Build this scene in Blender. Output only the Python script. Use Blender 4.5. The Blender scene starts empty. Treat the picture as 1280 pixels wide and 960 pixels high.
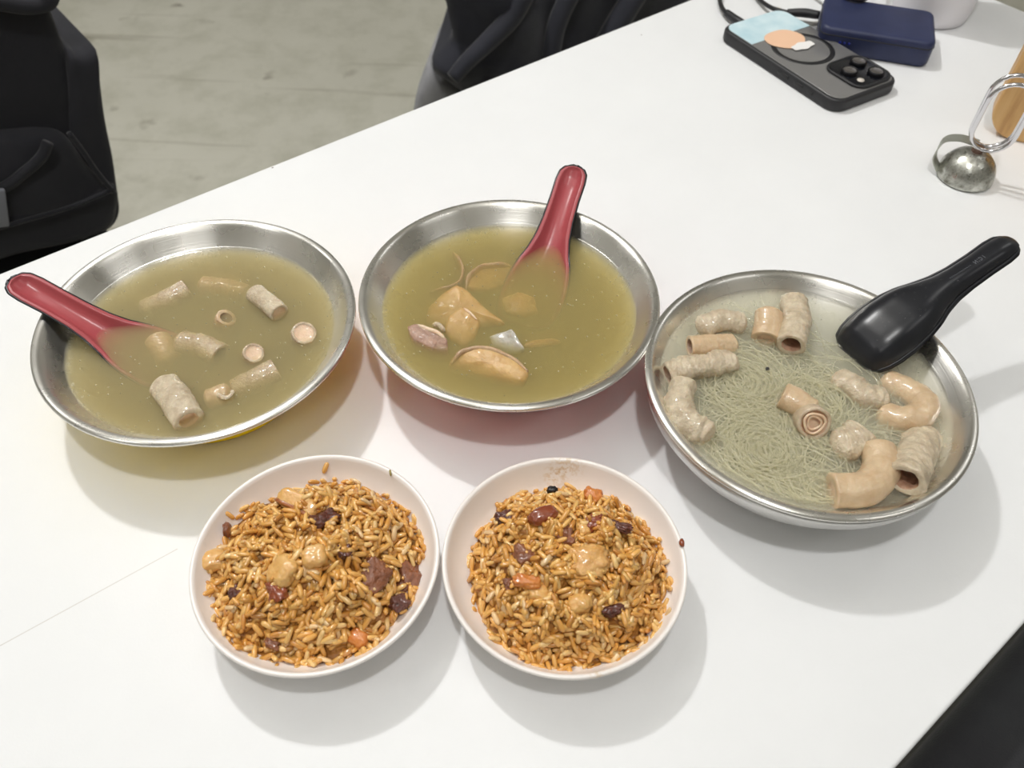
import bpy, bmesh, math, random
import numpy as np
from mathutils import Vector, Matrix, noise

SC = bpy.context.scene
COL = SC.collection
TT = 0.75                      # height of the table top above the floor

# ------------------------------------------------------------------ camera
PITCH, ROLL, FPX = math.radians(49.828), math.radians(2.036), 1037.3
CAM = Vector((0, 0, TT + 0.381))
FW = Vector((0, math.cos(PITCH), -math.sin(PITCH)))
_r0 = Vector((1, 0, 0)); _u0 = _r0.cross(FW)
RT = math.cos(ROLL) * _r0 + math.sin(ROLL) * _u0
UP = -math.sin(ROLL) * _r0 + math.cos(ROLL) * _u0
cd = bpy.data.cameras.new('camera'); cam = bpy.data.objects.new('camera', cd); COL.objects.link(cam)
cam.matrix_world = Matrix(((RT.x, UP.x, -FW.x, CAM.x), (RT.y, UP.y, -FW.y, CAM.y), (RT.z, UP.z, -FW.z, CAM.z), (0, 0, 0, 1)))
cd.sensor_width = 36; cd.lens = FPX / 1280 * 36; cd.clip_start = 0.01; cd.clip_end = 50
cd.dof.use_dof = True; cd.dof.focus_distance = 0.46; cd.dof.aperture_fstop = 13
SC.camera = cam

# ------------------------------------------------------------------ world, lamps, exposure
w = bpy.data.worlds.new('world'); SC.world = w; w.use_nodes = True
w.node_tree.nodes['Background'].inputs['Color'].default_value = (1.0, 0.97, 0.92, 1)
w.node_tree.nodes['Background'].inputs['Strength'].default_value = 0.02

def lamp(name, kind, loc, power, size, color=(1, .95, .88), size_y=None, rot=(0, 0, 0)):
    ld = bpy.data.lights.new(name, kind); ld.energy = power; ld.color = color
    if kind == 'AREA':
        ld.size = size
        if size_y: ld.shape = 'RECTANGLE'; ld.size_y = size_y
    else:
        ld.shadow_soft_size = size
    o = bpy.data.objects.new(name, ld); COL.objects.link(o); o.location = loc; o.rotation_euler = rot
    return o
lamp('downlight_behind', 'POINT', (-0.60, 1.08, TT + 1.6), 66, 0.045, (1, .995, .985))
lamp('downlight_above', 'POINT', (0.0, -0.10, TT + 1.6), 34, 0.045, (1, .995, .985))
for _k, (_x, _y, _p) in enumerate(((-1.5, -.3, 4.5), (1.55, -.2, 4.5), (-.1, -1.2, 4), (1.6, 1.5, 4.5), (-1.8, 1.3, 4.5))):
    lamp('ambient_fill_light', 'AREA', (_x, _y, 2.66), _p, .9, (1, .995, .98), .3, (0, 0, .7))  # unseen area lights added below the ceiling as soft ambient fill
SC.view_settings.view_transform = 'Standard'; SC.view_settings.look = 'None'
SC.view_settings.exposure = -0.30; SC.view_settings.gamma = 1; SC.view_settings.use_curve_mapping = False
SC.cycles.volume_bounces = 8; SC.cycles.diffuse_bounces = 6; SC.cycles.max_bounces = 14; SC.cycles.transparent_max_bounces = 80
SC.cycles.caustics_reflective = True; SC.cycles.blur_glossy = 0.5

# ------------------------------------------------------------------ helpers
A40 = math.radians(40.3)
EU = Vector((math.cos(A40), math.sin(A40), 0)); EN = Vector((-math.sin(A40), math.cos(A40), 0))
def UN(u, n, z=0): return EU * u + EN * n + Vector((0, 0, z))
def _ray(px, py): return FW + RT * ((px - 640) / FPX) + UP * ((480 - py) / FPX)
def at(px, py, z=0.0):
    """world point on the horizontal plane z above the table top, along the sight line of a photo pixel"""
    d = _ray(px, py); return CAM + d * ((TT + z - CAM.z) / d.z)
def atn(px, py, n):
    """the same on the upright plane n (measured across the table)"""
    d = _ray(px, py); return CAM + d * ((n - CAM.dot(EN)) / d.dot(EN))

def lin(*c):
    if len(c) == 1: c = [int(c[0][i:i + 2], 16) for i in (0, 2, 4)]
    return tuple((x / 255 / 12.92 if x / 255 <= .04045 else ((x / 255 + .055) / 1.055) ** 2.4) for x in c) + (1,)

class NT:
    def __init__(s, name):
        s.m = bpy.data.materials.new(name); s.m.use_nodes = True; s.t = s.m.node_tree
        s.b = s.t.nodes['Principled BSDF']; s.out = s.t.nodes['Material Output']
    def n(s, kind, **kw):
        x = s.t.nodes.new(kind)
        for k, v in kw.items():
            if k in x.inputs.keys(): x.inputs[k].default_value = v
            else: setattr(x, k, v)
        return x
    def l(s, a, b): s.t.links.new(a, b)
    def set(s, **kw):
        for k, v in kw.items(): s.b.inputs[k.replace('_', ' ')].default_value = v
        return s
    def coord(s, kind='Object'): return s.n('ShaderNodeTexCoord').outputs[kind]
    def noise(s, scale, detail=3, rough=.5, vec=None):
        x = s.n('ShaderNodeTexNoise', Scale=scale, Detail=detail, Roughness=rough)
        s.l(vec if vec is not None else s.coord(), x.inputs['Vector']); return x.outputs['Fac']
    def ramp(s, fac, stops):
        r = s.n('ShaderNodeValToRGB'); e = r.color_ramp.elements
        while len(e) < len(stops): e.new(.5)
        for i, (p, c) in enumerate(stops): e[i].position = p; e[i].color = c
        s.l(fac, r.inputs[0]); return r.outputs[0]
    def bump(s, fac, strength, dist):
        b = s.n('ShaderNodeBump', Strength=strength, Distance=dist); s.l(fac, b.inputs['Height']); s.l(b.outputs[0], s.b.inputs['Normal']); return b
    def mix(s, a, b, fac, mode='MIX'):
        x = s.n('ShaderNodeMix'); x.data_type = 'RGBA'; x.blend_type = mode
        for v, i in ((fac, 0), (a, 6), (b, 7)):
            if hasattr(v, 'is_linked'): s.l(v, x.inputs[i])
            else: x.inputs[i].default_value = v
        return x.outputs[2]

def plain(name, color, rough=.5, **kw):
    t = NT(name).set(Base_Color=color, Roughness=rough, **kw); return t.m
def mottled(name, c1, c2, scale, rough=.5, bump=0, bscale=None, bdist=.001, **kw):
    t = NT(name).set(Roughness=rough, **kw)
    t.l(t.ramp(t.noise(scale), [(.3, c1), (.7, c2)]), t.b.inputs['Base Color'])
    if bump: t.bump(t.noise(bscale or scale * 4), bump, bdist)
    return t.m

def tag(o, label=None, cat=None, group=None, kind=None):
    for k, v in (('label', label), ('category', cat), ('group', group), ('kind', kind)):
        if v: o[k] = v
    return o
def link(name, me, mat=None, parent=None, smooth=True):
    o = bpy.data.objects.new(name, me); COL.objects.link(o)
    if mat and not me.materials: me.materials.append(mat)
    if smooth and len(me.polygons): me.polygons.foreach_set('use_smooth', [True] * len(me.polygons))
    if parent: o.parent = parent
    return o
def mesh(name, vs, fs, mat=None, parent=None, smooth=True, origin=None):
    """link verts (world or parent-local) as one object; origin: verts are world, object sits at origin"""
    if origin is not None:
        vs = [(v[0] - origin[0], v[1] - origin[1], v[2] - origin[2]) for v in vs]
    me = bpy.data.meshes.new(name); me.from_pydata([tuple(v) for v in vs], [], fs); me.update()
    bm = bmesh.new(); bm.from_mesh(me); bmesh.ops.recalc_face_normals(bm, faces=bm.faces); bm.to_mesh(me); bm.free()
    o = link(name, me, mat, parent, smooth)
    if origin is not None: o.location = origin
    return o
def empty(name, loc, rz=0):
    o = bpy.data.objects.new(name, None); COL.objects.link(o); o.location = loc; o.rotation_euler = (0, 0, rz)
    o.empty_display_size = .01; return o
def revolve(name, prof, mat, parent=None, n=128, loc=None):
    vs, fs = [], []
    idx = []
    for r, z in prof:
        if r < 1e-6: idx.append([len(vs)]); vs.append((0, 0, z))
        else:
            idx.append(list(range(len(vs), len(vs) + n)))
            vs += [(r * math.cos(2 * math.pi * i / n), r * math.sin(2 * math.pi * i / n), z) for i in range(n)]
    for a, b in zip(idx, idx[1:]):
        for i in range(n):
            j = (i + 1) % n
            if len(a) == 1: fs.append((a[0], b[j], b[i]))
            elif len(b) == 1: fs.append((a[i], a[j], b[0]))
            else: fs.append((a[i], a[j], b[j], b[i]))
    o = mesh(name, vs, fs, mat, parent)
    if loc is not None: o.location = loc
    return o
def rbox(name, size, mat, parent=None, bevel=.004, seg=4, loc=(0, 0, 0), vbevel=None, rot=(0, 0, 0)):
    """rounded box; base at z=0 of loc; vbevel rounds the upright edges more"""
    bm = bmesh.new(); bmesh.ops.create_cube(bm, size=1)
    for v in bm.verts: v.co = Vector((v.co.x * size[0], v.co.y * size[1], (v.co.z + .5) * size[2]))
    if vbevel:
        es = [e for e in bm.edges if abs(e.verts[0].co.z - e.verts[1].co.z) > size[2] * .5]
        bmesh.ops.bevel(bm, geom=es, offset=vbevel, segments=8, profile=.5, affect='EDGES')
        es = [e for e in bm.edges if abs(e.verts[0].co.z - e.verts[1].co.z) < 1e-6]
        es = [e for e in es if len(e.link_faces) == 2 and e.calc_face_angle() > .8]
    else: es = list(bm.edges)
    bmesh.ops.bevel(bm, geom=es, offset=bevel, segments=seg, profile=.5, affect='EDGES')
    me = bpy.data.meshes.new(name); bm.to_mesh(me); bm.free()
    o = link(name, me, mat, parent); o.location = loc; o.rotation_euler = rot
    return o
def catmull(pts, n, closed=False):
    pts = [Vector(p) for p in pts]; m = len(pts); out = []
    segs = m if closed else m - 1
    for k in range(n):
        t = k / n * segs if closed else k / (n - 1) * segs
        i = min(int(t), segs - 1); f = t - i
        if closed: p = [pts[(i + d) % m] for d in (-1, 0, 1, 2)]
        else: p = [pts[max(0, min(m - 1, i + d))] for d in (-1, 0, 1, 2)]
        if not closed and i == 0: p[0] = 2 * pts[0] - pts[1]
        if not closed and i == segs - 1: p[3] = 2 * pts[-1] - pts[-2]
        out.append(.5 * (2 * p[1] + (p[2] - p[0]) * f + (2 * p[0] - 5 * p[1] + 4 * p[2] - p[3]) * f * f + (3 * p[1] - p[0] - 3 * p[2] + p[3]) * f ** 3))
    return out
def frames(path):
    fr = []; up = Vector((0, 0, 1))
    for i, p in enumerate(path):
        t = (path[min(i + 1, len(path) - 1)] - path[max(i - 1, 0)]).normalized()
        if i == 0 and abs(t.z) > .9: up = Vector((0, 1, 0))
        s = t.cross(up)
        if s.length < 1e-4: s = t.cross(Vector((0, 1, 0)))
        s.normalize(); u = s.cross(t).normalized(); up = u
        fr.append((t, s, u))
    return fr
def wire(name, path, r, mat, parent=None, sides=10, closed=False, origin=None):
    vs, fs = [], []; N = len(path)
    fr = frames(path + ([path[0], path[1]] if closed else []))
    for i in range(N):
        t, s, u = fr[i]; rr = r(i / (N - 1)) if callable(r) else r
        vs += [path[i] + rr * (math.cos(2 * math.pi * k / sides) * s + math.sin(2 * math.pi * k / sides) * u) for k in range(sides)]
    for i in range(N if closed else N - 1):
        a, b = i * sides, ((i + 1) % N) * sides
        for k in range(sides): fs.append((a + k, a + (k + 1) % sides, b + (k + 1) % sides, b + k))
    if not closed:
        fs.append(tuple(range(sides))); fs.append(tuple(range((N - 1) * sides, N * sides)))
    return mesh(name, vs, fs, mat, parent, origin=origin)

# ------------------------------------------------------------------ materials
def table_mat():
    t = NT('white_laminate').set(Roughness=.42)
    t.b.inputs['Specular IOR Level'].default_value = .35
    c = t.coord()
    n1 = t.noise(9, 4, .6, c)
    col = t.ramp(n1, [(.25, lin(232, 233, 234)), (.75, lin(237, 238, 239))])
    # tiny dark specks of dirt
    v = t.n('ShaderNodeTexVoronoi', Scale=26.0); t.l(c, v.inputs['Vector'])
    lt = t.n('ShaderNodeMath', operation='LESS_THAN'); t.l(v.outputs['Distance'], lt.inputs[0]); lt.inputs[1].default_value = .022
    g = t.n('ShaderNodeMath', operation='GREATER_THAN'); t.l(t.noise(13, 1, .5, c), g.inputs[0]); g.inputs[1].default_value = .58
    mu = t.n('ShaderNodeMath', operation='MULTIPLY'); t.l(lt.outputs[0], mu.inputs[0]); t.l(g.outputs[0], mu.inputs[1])
    t.l(t.mix(col, lin(120, 112, 100), mu.outputs[0]), t.b.inputs['Base Color'])
    g_ = t.n('ShaderNodeNewGeometry').outputs['Position']
    p1, p2 = at(-60, 840), at(222, 686); d_ = (p2 - p1).normalized(); n_ = Vector((-d_.y, d_.x, 0))
    v1 = t.n('ShaderNodeVectorMath', operation='DOT_PRODUCT'); t.l(g_, v1.inputs[0]); v1.inputs[1].default_value = n_
    a1 = t.n('ShaderNodeMath', operation='COMPARE'); t.l(v1.outputs['Value'], a1.inputs[0]); a1.inputs[1].default_value = p1.dot(n_); a1.inputs[2].default_value = .00028
    v2 = t.n('ShaderNodeVectorMath', operation='DOT_PRODUCT'); t.l(g_, v2.inputs[0]); v2.inputs[1].default_value = d_
    a2 = t.n('ShaderNodeMath', operation='LESS_THAN'); t.l(v2.outputs['Value'], a2.inputs[0]); a2.inputs[1].default_value = p2.dot(d_)
    a3 = t.n('ShaderNodeMath', operation='MULTIPLY'); t.l(a1.outputs[0], a3.inputs[0]); t.l(a2.outputs[0], a3.inputs[1])
    a4 = t.n('ShaderNodeMath', operation='MULTIPLY'); t.l(a3.outputs[0], a4.inputs[0]); a4.inputs[1].default_value = .5
    t.l(t.mix(t.mix(col, lin(120, 112, 100), mu.outputs[0]), lin(190, 184, 176), a4.outputs[0]), t.b.inputs['Base Color'])
    t.bump(t.noise(900, 2, .5, c), .08, .0004)
    return t.m
def floor_mat():
    t = NT('polished_concrete').set(Roughness=.55)
    c = t.coord()
    a = t.ramp(t.noise(1.6, 6, .62, c), [(.3, lin(190, 188, 172)), (.7, lin(216, 214, 200))])
    b = t.ramp(t.noise(9, 5, .7, c), [(.35, lin(182, 181, 166)), (.55, lin(216, 214, 203))])
    x = t.mix(a, b, .4)
    v = t.n('ShaderNodeTexVoronoi', Scale=7.0); 
    ad = t.n('ShaderNodeVectorMath', operation='MULTIPLY_ADD'); t.l(c, ad.inputs[0]); ad.inputs[1].default_value = (1, 1, 1)
    nz = t.n('ShaderNodeTexNoise', Scale=14.0, Detail=3.0); t.l(c, nz.inputs['Vector'])
    sc = t.n('ShaderNodeVectorMath', operation='SCALE'); t.l(nz.outputs['Color'], sc.inputs[0]); sc.inputs['Scale'].default_value = .12
    t.l(sc.outputs[0], ad.inputs[2]); t.l(ad.outputs[0], v.inputs['Vector'])
    spot = t.ramp(v.outputs['Distance'], [(.04, (1, 1, 1, 1)), (.17, (0, 0, 0, 1))])
    g = t.ramp(t.noise(3.1, 2, .5, c), [(.44, (0, 0, 0, 1)), (.56, (.85, .85, .85, 1))])
    f = t.mix((0, 0, 0, 1), spot, g)
    x = t.mix(x, lin(112, 104, 84), f)
    # long scuff lines
    mp = t.n('ShaderNodeMapping'); mp.inputs['Scale'].default_value = (.5, 9, 1); mp.inputs['Rotation'].default_value = (0, 0, -.55); t.l(c, mp.inputs[0])
    li = t.ramp(t.noise(1.3, 3, .6, mp.outputs[0]), [(.60, (0, 0, 0, 1)), (.68, (.45, .45, .45, 1))])
    x = t.mix(x, lin(130, 122, 102), li)
    t.l(x, t.b.inputs['Base Color']); t.bump(t.noise(60, 4, .6, c), .1, .002)
    return t.m
def steel_mat(name, rough=.26):
    t = NT(name).set(Metallic=1.0, Roughness=rough, Base_Color=(.86, .84, .79, 1))
    c = t.coord()
    # lathe-brushed: fine rings about the axis, in object space
    sx = t.n('ShaderNodeSeparateXYZ'); t.l(c, sx.inputs[0])
    ln = t.n('ShaderNodeVectorMath', operation='LENGTH'); cb = t.n('ShaderNodeCombineXYZ'); t.l(sx.outputs[0], cb.inputs[0]); t.l(sx.outputs[1], cb.inputs[1]); t.l(cb.outputs[0], ln.inputs[0])
    nz = t.n('ShaderNodeTexNoise', Scale=1600.0, Detail=2.0); nz.noise_dimensions = '1D'; t.l(ln.outputs['Value'], nz.inputs['W'])
    t.bump(nz.outputs['Fac'], .12, .0003)
    tg = t.n('ShaderNodeTangent'); tg.direction_type = 'RADIAL'; tg.axis = 'Z'; t.l(tg.outputs[0], t.b.inputs['Tangent'])
    t.b.inputs['Anisotropic'].default_value = .75; t.b.inputs['Anisotropic Rotation'].default_value = .25
    n = t.noise(45, 3, .6, c)
    r = t.n('ShaderNodeMapRange'); r.inputs['To Min'].default_value = rough - .06; r.inputs['To Max'].default_value = rough + .1
    t.l(n, r.inputs[0]); t.l(r.outputs[0], t.b.inputs['Roughness'])
    return t.m
def soup_mat(name, dens, albedo, absorb, ab=.5):
    t = NT(name)
    tr = t.n('ShaderNodeBsdfTransparent'); gl = t.n('ShaderNodeBsdfGlossy'); gl.inputs['Roughness'].default_value = .06
    fr = t.n('ShaderNodeFresnel'); fr.inputs['IOR'].default_value = 1.34
    mx = t.n('ShaderNodeMixShader'); ge = t.n('ShaderNodeNewGeometry'); sb = t.n('ShaderNodeMath', operation='SUBTRACT'); sb.use_clamp = True; t.l(fr.outputs[0], sb.inputs[0]); t.l(ge.outputs['Backfacing'], sb.inputs[1]); t.l(sb.outputs[0], mx.inputs[0]); t.l(tr.outputs[0], mx.inputs[1]); t.l(gl.outputs[0], mx.inputs[2])
    b = t.n('ShaderNodeBump', Strength=.25, Distance=.0006); t.l(t.noise(70, 3, .5), b.inputs['Height']); t.l(b.outputs[0], gl.inputs['Normal'])
    t.l(mx.outputs[0], t.out.inputs['Surface'])
    vs = t.n('ShaderNodeVolumeScatter'); vs.inputs['Color'].default_value = albedo; vs.inputs['Density'].default_value = dens; vs.inputs['Anisotropy'].default_value = .2
    va = t.n('ShaderNodeVolumeAbsorption'); va.inputs['Color'].default_value = absorb; va.inputs['Density'].default_value = dens * ab
    ad = t.n('ShaderNodeAddShader'); t.l(vs.outputs[0], ad.inputs[0]); t.l(va.outputs[0], ad.inputs[1]); t.l(ad.outputs[0], t.out.inputs['Volume'])
    t.t.nodes.remove(t.b)
    return t.m
def clear_mat(name, tint=(1, 1, 1, 1), white=0.0, rough=.05):
    t = NT(name)
    tr = t.n('ShaderNodeBsdfTransparent'); tr.inputs[0].default_value = tint
    gl = t.n('ShaderNodeBsdfGlossy'); gl.inputs['Roughness'].default_value = rough
    fr = t.n('ShaderNodeFresnel'); fr.inputs['IOR'].default_value = 1.4
    mx = t.n('ShaderNodeMixShader'); ge = t.n('ShaderNodeNewGeometry'); sb = t.n('ShaderNodeMath', operation='SUBTRACT'); sb.use_clamp = True; t.l(fr.outputs[0], sb.inputs[0]); t.l(ge.outputs['Backfacing'], sb.inputs[1]); t.l(sb.outputs[0], mx.inputs[0])
    if white:
        df = t.n('ShaderNodeBsdfDiffuse'); df.inputs[0].default_value = lin(239, 235, 208)
        tl = t.n('ShaderNodeBsdfTranslucent'); tl.inputs[0].default_value = lin(247, 243, 222)
        m3 = t.n('ShaderNodeMixShader'); m3.inputs[0].default_value = .5; t.l(df.outputs[0], m3.inputs[1]); t.l(tl.outputs[0], m3.inputs[2])
        m2 = t.n('ShaderNodeMixShader'); m2.inputs[0].default_value = white; t.l(tr.outputs[0], m2.inputs[1]); t.l(m3.outputs[0], m2.inputs[2])
        t.l(m2.outputs[0], mx.inputs[1])
    else: t.l(tr.outputs[0], mx.inputs[1])
    t.l(gl.outputs[0], mx.inputs[2]); t.l(mx.outputs[0], t.out.inputs['Surface']); t.t.nodes.remove(t.b)
    return t.m
def flesh_mat(name, c1, c2, scale=140, coat=.5, bump=.5, rough=.38, sss=.25):
    t = NT(name).set(Roughness=rough)
    c = t.coord()
    t.l(t.ramp(t.noise(scale, 5, .6, c), [(.3, c1), (.7, c2)]), t.b.inputs['Base Color'])
    t.b.inputs['Subsurface Weight'].default_value = sss; t.b.inputs['Subsurface Radius'].default_value = (.004, .002, .001); t.b.inputs['Subsurface Scale'].default_value = .6
    t.b.inputs['Coat Weight'].default_value = coat; t.b.inputs['Coat Roughness'].default_value = .12
    t.bump(t.noise(scale * 3.5, 4, .6, c), bump, .0008)
    return t.m
def wood_mat():
    t = NT('bamboo_wood').set(Roughness=.42)
    c = t.coord(); mp = t.n('ShaderNodeMapping'); mp.inputs['Scale'].default_value = (40, 40, 4); t.l(c, mp.inputs[0])
    t.l(t.ramp(t.noise(3.5, 5, .6, mp.outputs[0]), [(.25, lin(176, 130, 76)), (.5, lin(208, 164, 106)), (.75, lin(222, 184, 128))]), t.b.inputs['Base Color'])
    return t.m
def fabric(name, c1, c2, scale=60):
    t = NT(name).set(Roughness=.85)
    t.b.inputs['Sheen Weight'].default_value = .15
    c = t.coord()
    t.l(t.ramp(t.noise(scale, 4, .6, c), [(.3, c1), (.7, c2)]), t.b.inputs['Base Color'])
    t.bump(t.noise(900, 2, .5, c), .3, .0006)
    return t.m
def rice_mat():
    t = NT('braised_rice').set(Roughness=.32)
    a = t.n('ShaderNodeAttribute'); a.attribute_name = 'tint'
    t.l(a.outputs['Color'], t.b.inputs['Base Color'])
    t.b.inputs['Subsurface Weight'].default_value = .15; t.b.inputs['Subsurface Radius'].default_value = (.0030, .0020, .0012); t.b.inputs['Subsurface Scale'].default_value = .5
    t.b.inputs['Coat Weight'].default_value = .8; t.b.inputs['Coat Roughness'].default_value = .12
    return t.m

M = {}
M['table'] = table_mat(); M['floor'] = floor_mat()
M['wall'] = mottled('painted_wall', lin(176, 175, 170), lin(186, 184, 179), 3, .8)
M['ceiling'] = mottled('painted_ceiling', lin(170, 168, 162), lin(180, 178, 172), 3, .9)
M['steel'] = steel_mat('brushed_steel')
M['shell_yellow'] = NT('yellow_plastic').set(Base_Color=lin(255, 220, 0), Roughness=.6, Specular_IOR_Level=.1).m
M['shell_red'] = NT('red_plastic').set(Base_Color=lin(214, 74, 52), Roughness=.6, Specular_IOR_Level=.1).m
M['shell_steel'] = plain('satin_steel', (.62, .61, .59, 1), .38, Metallic=1.0)
M['melamine'] = NT('white_melamine').set(Base_Color=lin(240, 234, 229), Roughness=.28).m
def stained():
    t = NT('stained_melamine').set(Roughness=.28); c = t.coord(); m_ = None
    for pt, rad in (((.002, .0535, .029), .010), ((-.004, .050, .023), .008), ((.014, -.0545, .0305), .005)):
        di = t.n('ShaderNodeVectorMath', operation='DISTANCE'); t.l(c, di.inputs[0]); di.inputs[1].default_value = pt
        r_ = t.ramp(di.outputs['Value'], [(rad * .3, (.6, .6, .6, 1)), (rad, (0, 0, 0, 1))])
        m_ = r_ if m_ is None else t.mix(m_, r_, 1.0, 'ADD')
    m_ = t.mix((0, 0, 0, 1), m_, t.ramp(t.noise(420, 3, .6, c), [(.45, (0, 0, 0, 1)), (.6, (1, 1, 1, 1))]))
    t.l(t.mix(lin(240, 234, 229), lin(206, 176, 132), m_), t.b.inputs['Base Color'])
    return t.m
M['melamine_stained'] = stained()
M['spoon_red'] = mottled('red_melamine', lin(166, 74, 80), lin(174, 82, 86), 40, .28)
M['spoon_black'] = mottled('black_melamine', lin(24, 25, 30), lin(32, 33, 38), 60, .30)
M['worn'] = plain('worn_lettering', lin(92, 94, 100), .4)
M['droplet'] = clear_mat('water_droplet')
M['speck'] = clear_mat('oil_speck', white=.4)
M['bubble'] = clear_mat('soup_bubble', white=.12)
M['gut'] = flesh_mat('boiled_intestine', lin(176, 152, 124), lin(216, 199, 172), 190, bump=1.0)
M['gut_grey'] = flesh_mat('boiled_intestine_grey', lin(184, 165, 138), lin(220, 206, 180), 190, bump=1.0)
M['gut_tan'] = flesh_mat('boiled_intestine_tan', lin(194, 164, 128), lin(216, 192, 158), 120, bump=.6)
M['gut_in'] = flesh_mat('intestine_lining', lin(158, 116, 92), lin(206, 168, 140), 260, .5, .9)
M['gut_cut'] = flesh_mat('intestine_cut_edge', lin(224, 190, 160), lin(232, 206, 178), 200)
M['stomach'] = flesh_mat('stomach_slice', lin(186, 144, 86), lin(212, 176, 120), 110, .25, .7)
M['stomach_edge'] = flesh_mat('stomach_rind', lin(160, 128, 96), lin(196, 164, 126), 160)
M['meat_pink'] = flesh_mat('pinkish_meat', lin(150, 114, 96), lin(184, 150, 130), 160, .3, .8)
M['membrane'] = flesh_mat('grey_membrane', lin(176, 170, 158), lin(196, 190, 178), 80)
M['noodle'] = clear_mat('glass_noodle', white=.22, rough=.06)
M['rice'] = rice_mat()
M['rice_base'] = mottled('soy_soaked_rice', lin(150, 98, 40), lin(190, 132, 62), 180, .4, .8, 260, .002)
M['fat'] = flesh_mat('braised_fat', lin(212, 158, 84), lin(228, 184, 116), 150, .6, .4)
M['skin'] = flesh_mat('braised_skin', lin(150, 84, 34), lin(178, 108, 52), 120, .7, .3)
M['rice_lump'] = flesh_mat('tan_nugget', lin(206, 150, 76), lin(226, 178, 112), 200, .6, .6)
M['darkmeat'] = flesh_mat('braised_dark_meat', lin(66, 28, 18), lin(112, 56, 38), 240, .6, .9, .35, .05)
M['brownmeat'] = flesh_mat('braised_brown_meat', lin(112, 62, 36), lin(150, 92, 58), 200, .6, .8, .35, .1)
M['redbrown'] = flesh_mat('glazed_skin', lin(128, 60, 34), lin(152, 78, 46), 90, .8, .25, .25, .15)
M['orange'] = flesh_mat('braised_orange_bit', lin(196, 112, 44), lin(214, 140, 66), 160, .6, .5)
M['blackbit'] = plain('black_bit', lin(22, 20, 24), .35)
M['green'] = plain('green_fleck', lin(150, 140, 80), .5)
M['rubber'] = plain('black_rubber', lin(34, 34, 37), .5)
M['phoneback'] = NT('smoked_clear_back').set(Base_Color=lin(122, 121, 120), Roughness=.25, Coat_Weight=.6).m
M['camblack'] = plain('black_glass', lin(14, 16, 22), .18)
M['lens'] = NT('lens_glass').set(Base_Color=lin(80, 76, 74), Roughness=.12, Coat_Weight=1.0).m
M['lensring'] = plain('lens_ring', lin(28, 28, 32), .3, Metallic=.6)
M['flash'] = plain('flash_lamp', lin(214, 206, 196), .3)
M['cardblue'] = mottled('pale_blue_print', lin(186, 216, 226), lin(214, 234, 240), 60, .4)
M['peach'] = plain('peach_print', lin(238, 196, 164), .5)
M['whiteprint'] = plain('white_print', lin(240, 238, 236), .5)
M['navy'] = mottled('navy_rubber', lin(30, 38, 72), lin(40, 48, 84), 40, .5)
M['blueled'] = plain('blue_indicator', lin(20, 40, 150), .3)
M['cable'] = plain('black_cable', lin(24, 24, 27), .45)
M['whitecable'] = plain('cream_cable', lin(226, 222, 212), .45)
M['cup'] = plain('white_plastic', lin(232, 230, 234), .45)
M['chrome'] = plain('chrome_wire', (.72, .71, .73, 1), .12, Metallic=1.0)
def galv():
    t = NT('pitted_metal').set(Metallic=1.0, Roughness=.3)
    c = t.coord(); n = t.noise(160, 4, .65, c)
    t.l(t.ramp(n, [(.3, lin(120, 118, 108)), (.5, lin(186, 186, 178)), (.75, lin(206, 206, 198))]), t.b.inputs['Base Color'])
    t.l(t.ramp(n, [(.3, (.6, .6, .6, 1)), (.6, (.22, .22, .22, 1))]), t.b.inputs['Roughness']); t.bump(n, .25, .001)
    return t.m
M['galv'] = galv()
M['strapmetal'] = plain('dull_strip', lin(168, 170, 160), .45, Metallic=.7)
M['rust'] = mottled('rusty_rivet', lin(86, 60, 48), lin(128, 104, 92), 300, .6, Metallic=.5)
M['wood'] = wood_mat()
M['black_fab'] = fabric('black_nylon', lin(15, 15, 23), lin(26, 26, 34), 14)
M['pocket_fab'] = fabric('black_nylon_pocket', lin(22, 22, 30), lin(36, 36, 43), 9)
M['jacket'] = fabric('charcoal_cloth', lin(26, 27, 36), lin(42, 43, 54), 9)
M['greycloth'] = fabric('grey_lining', lin(138, 138, 142), lin(160, 160, 163), 30)
M['seat'] = fabric('black_seat_cloth', lin(26, 25, 30), lin(44, 46, 48), 10)
M['blackmetal'] = plain('black_metal', lin(24, 24, 26), .45)
M['buckle'] = plain('grey_buckle', lin(120, 122, 130), .35)
M['brass'] = plain('lamp_housing', lin(30, 30, 30), .5)

# ------------------------------------------------------------------ structure
def slab(name, corners, z0, z1, mat):
    vs = [Vector((c.x, c.y, z0)) for c in corners] + [Vector((c.x, c.y, z1)) for c in corners]
    fs = [(0, 1, 2, 3), (4, 5, 6, 7)] + [(i, (i + 1) % 4, 4 + (i + 1) % 4, 4 + i) for i in range(4)]
    return tag(mesh(name, vs, fs, mat, smooth=False), kind='structure')
U0, U1, N0, N1, HC = -2.4, 2.9, -2.2, 3.2, 2.7
slab('floor', [UN(U0, N0), UN(U1, N0), UN(U1, N1), UN(U0, N1)], -.1, 0, M['floor'])
slab('ceiling', [UN(U0, N0), UN(U1, N0), UN(U1, N1), UN(U0, N1)], HC, HC + .1, M['ceiling'])
T = .1
slab('wall_left', [UN(U0 - T, N0), UN(U0, N0), UN(U0, N1), UN(U0 - T, N1)], 0, HC, M['wall'])
slab('wall_right', [UN(U1, N0), UN(U1 + T, N0), UN(U1 + T, N1), UN(U1, N1)], 0, HC, M['wall'])
slab('wall_back', [UN(U0, N1), UN(U1, N1), UN(U1, N1 + T), UN(U0, N1 + T)], 0, HC, M['wall'])
slab('wall_front', [UN(U0, N0 - T), UN(U1, N0 - T), UN(U1, N0), UN(U0, N0)], 0, HC, M['wall'])

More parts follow.
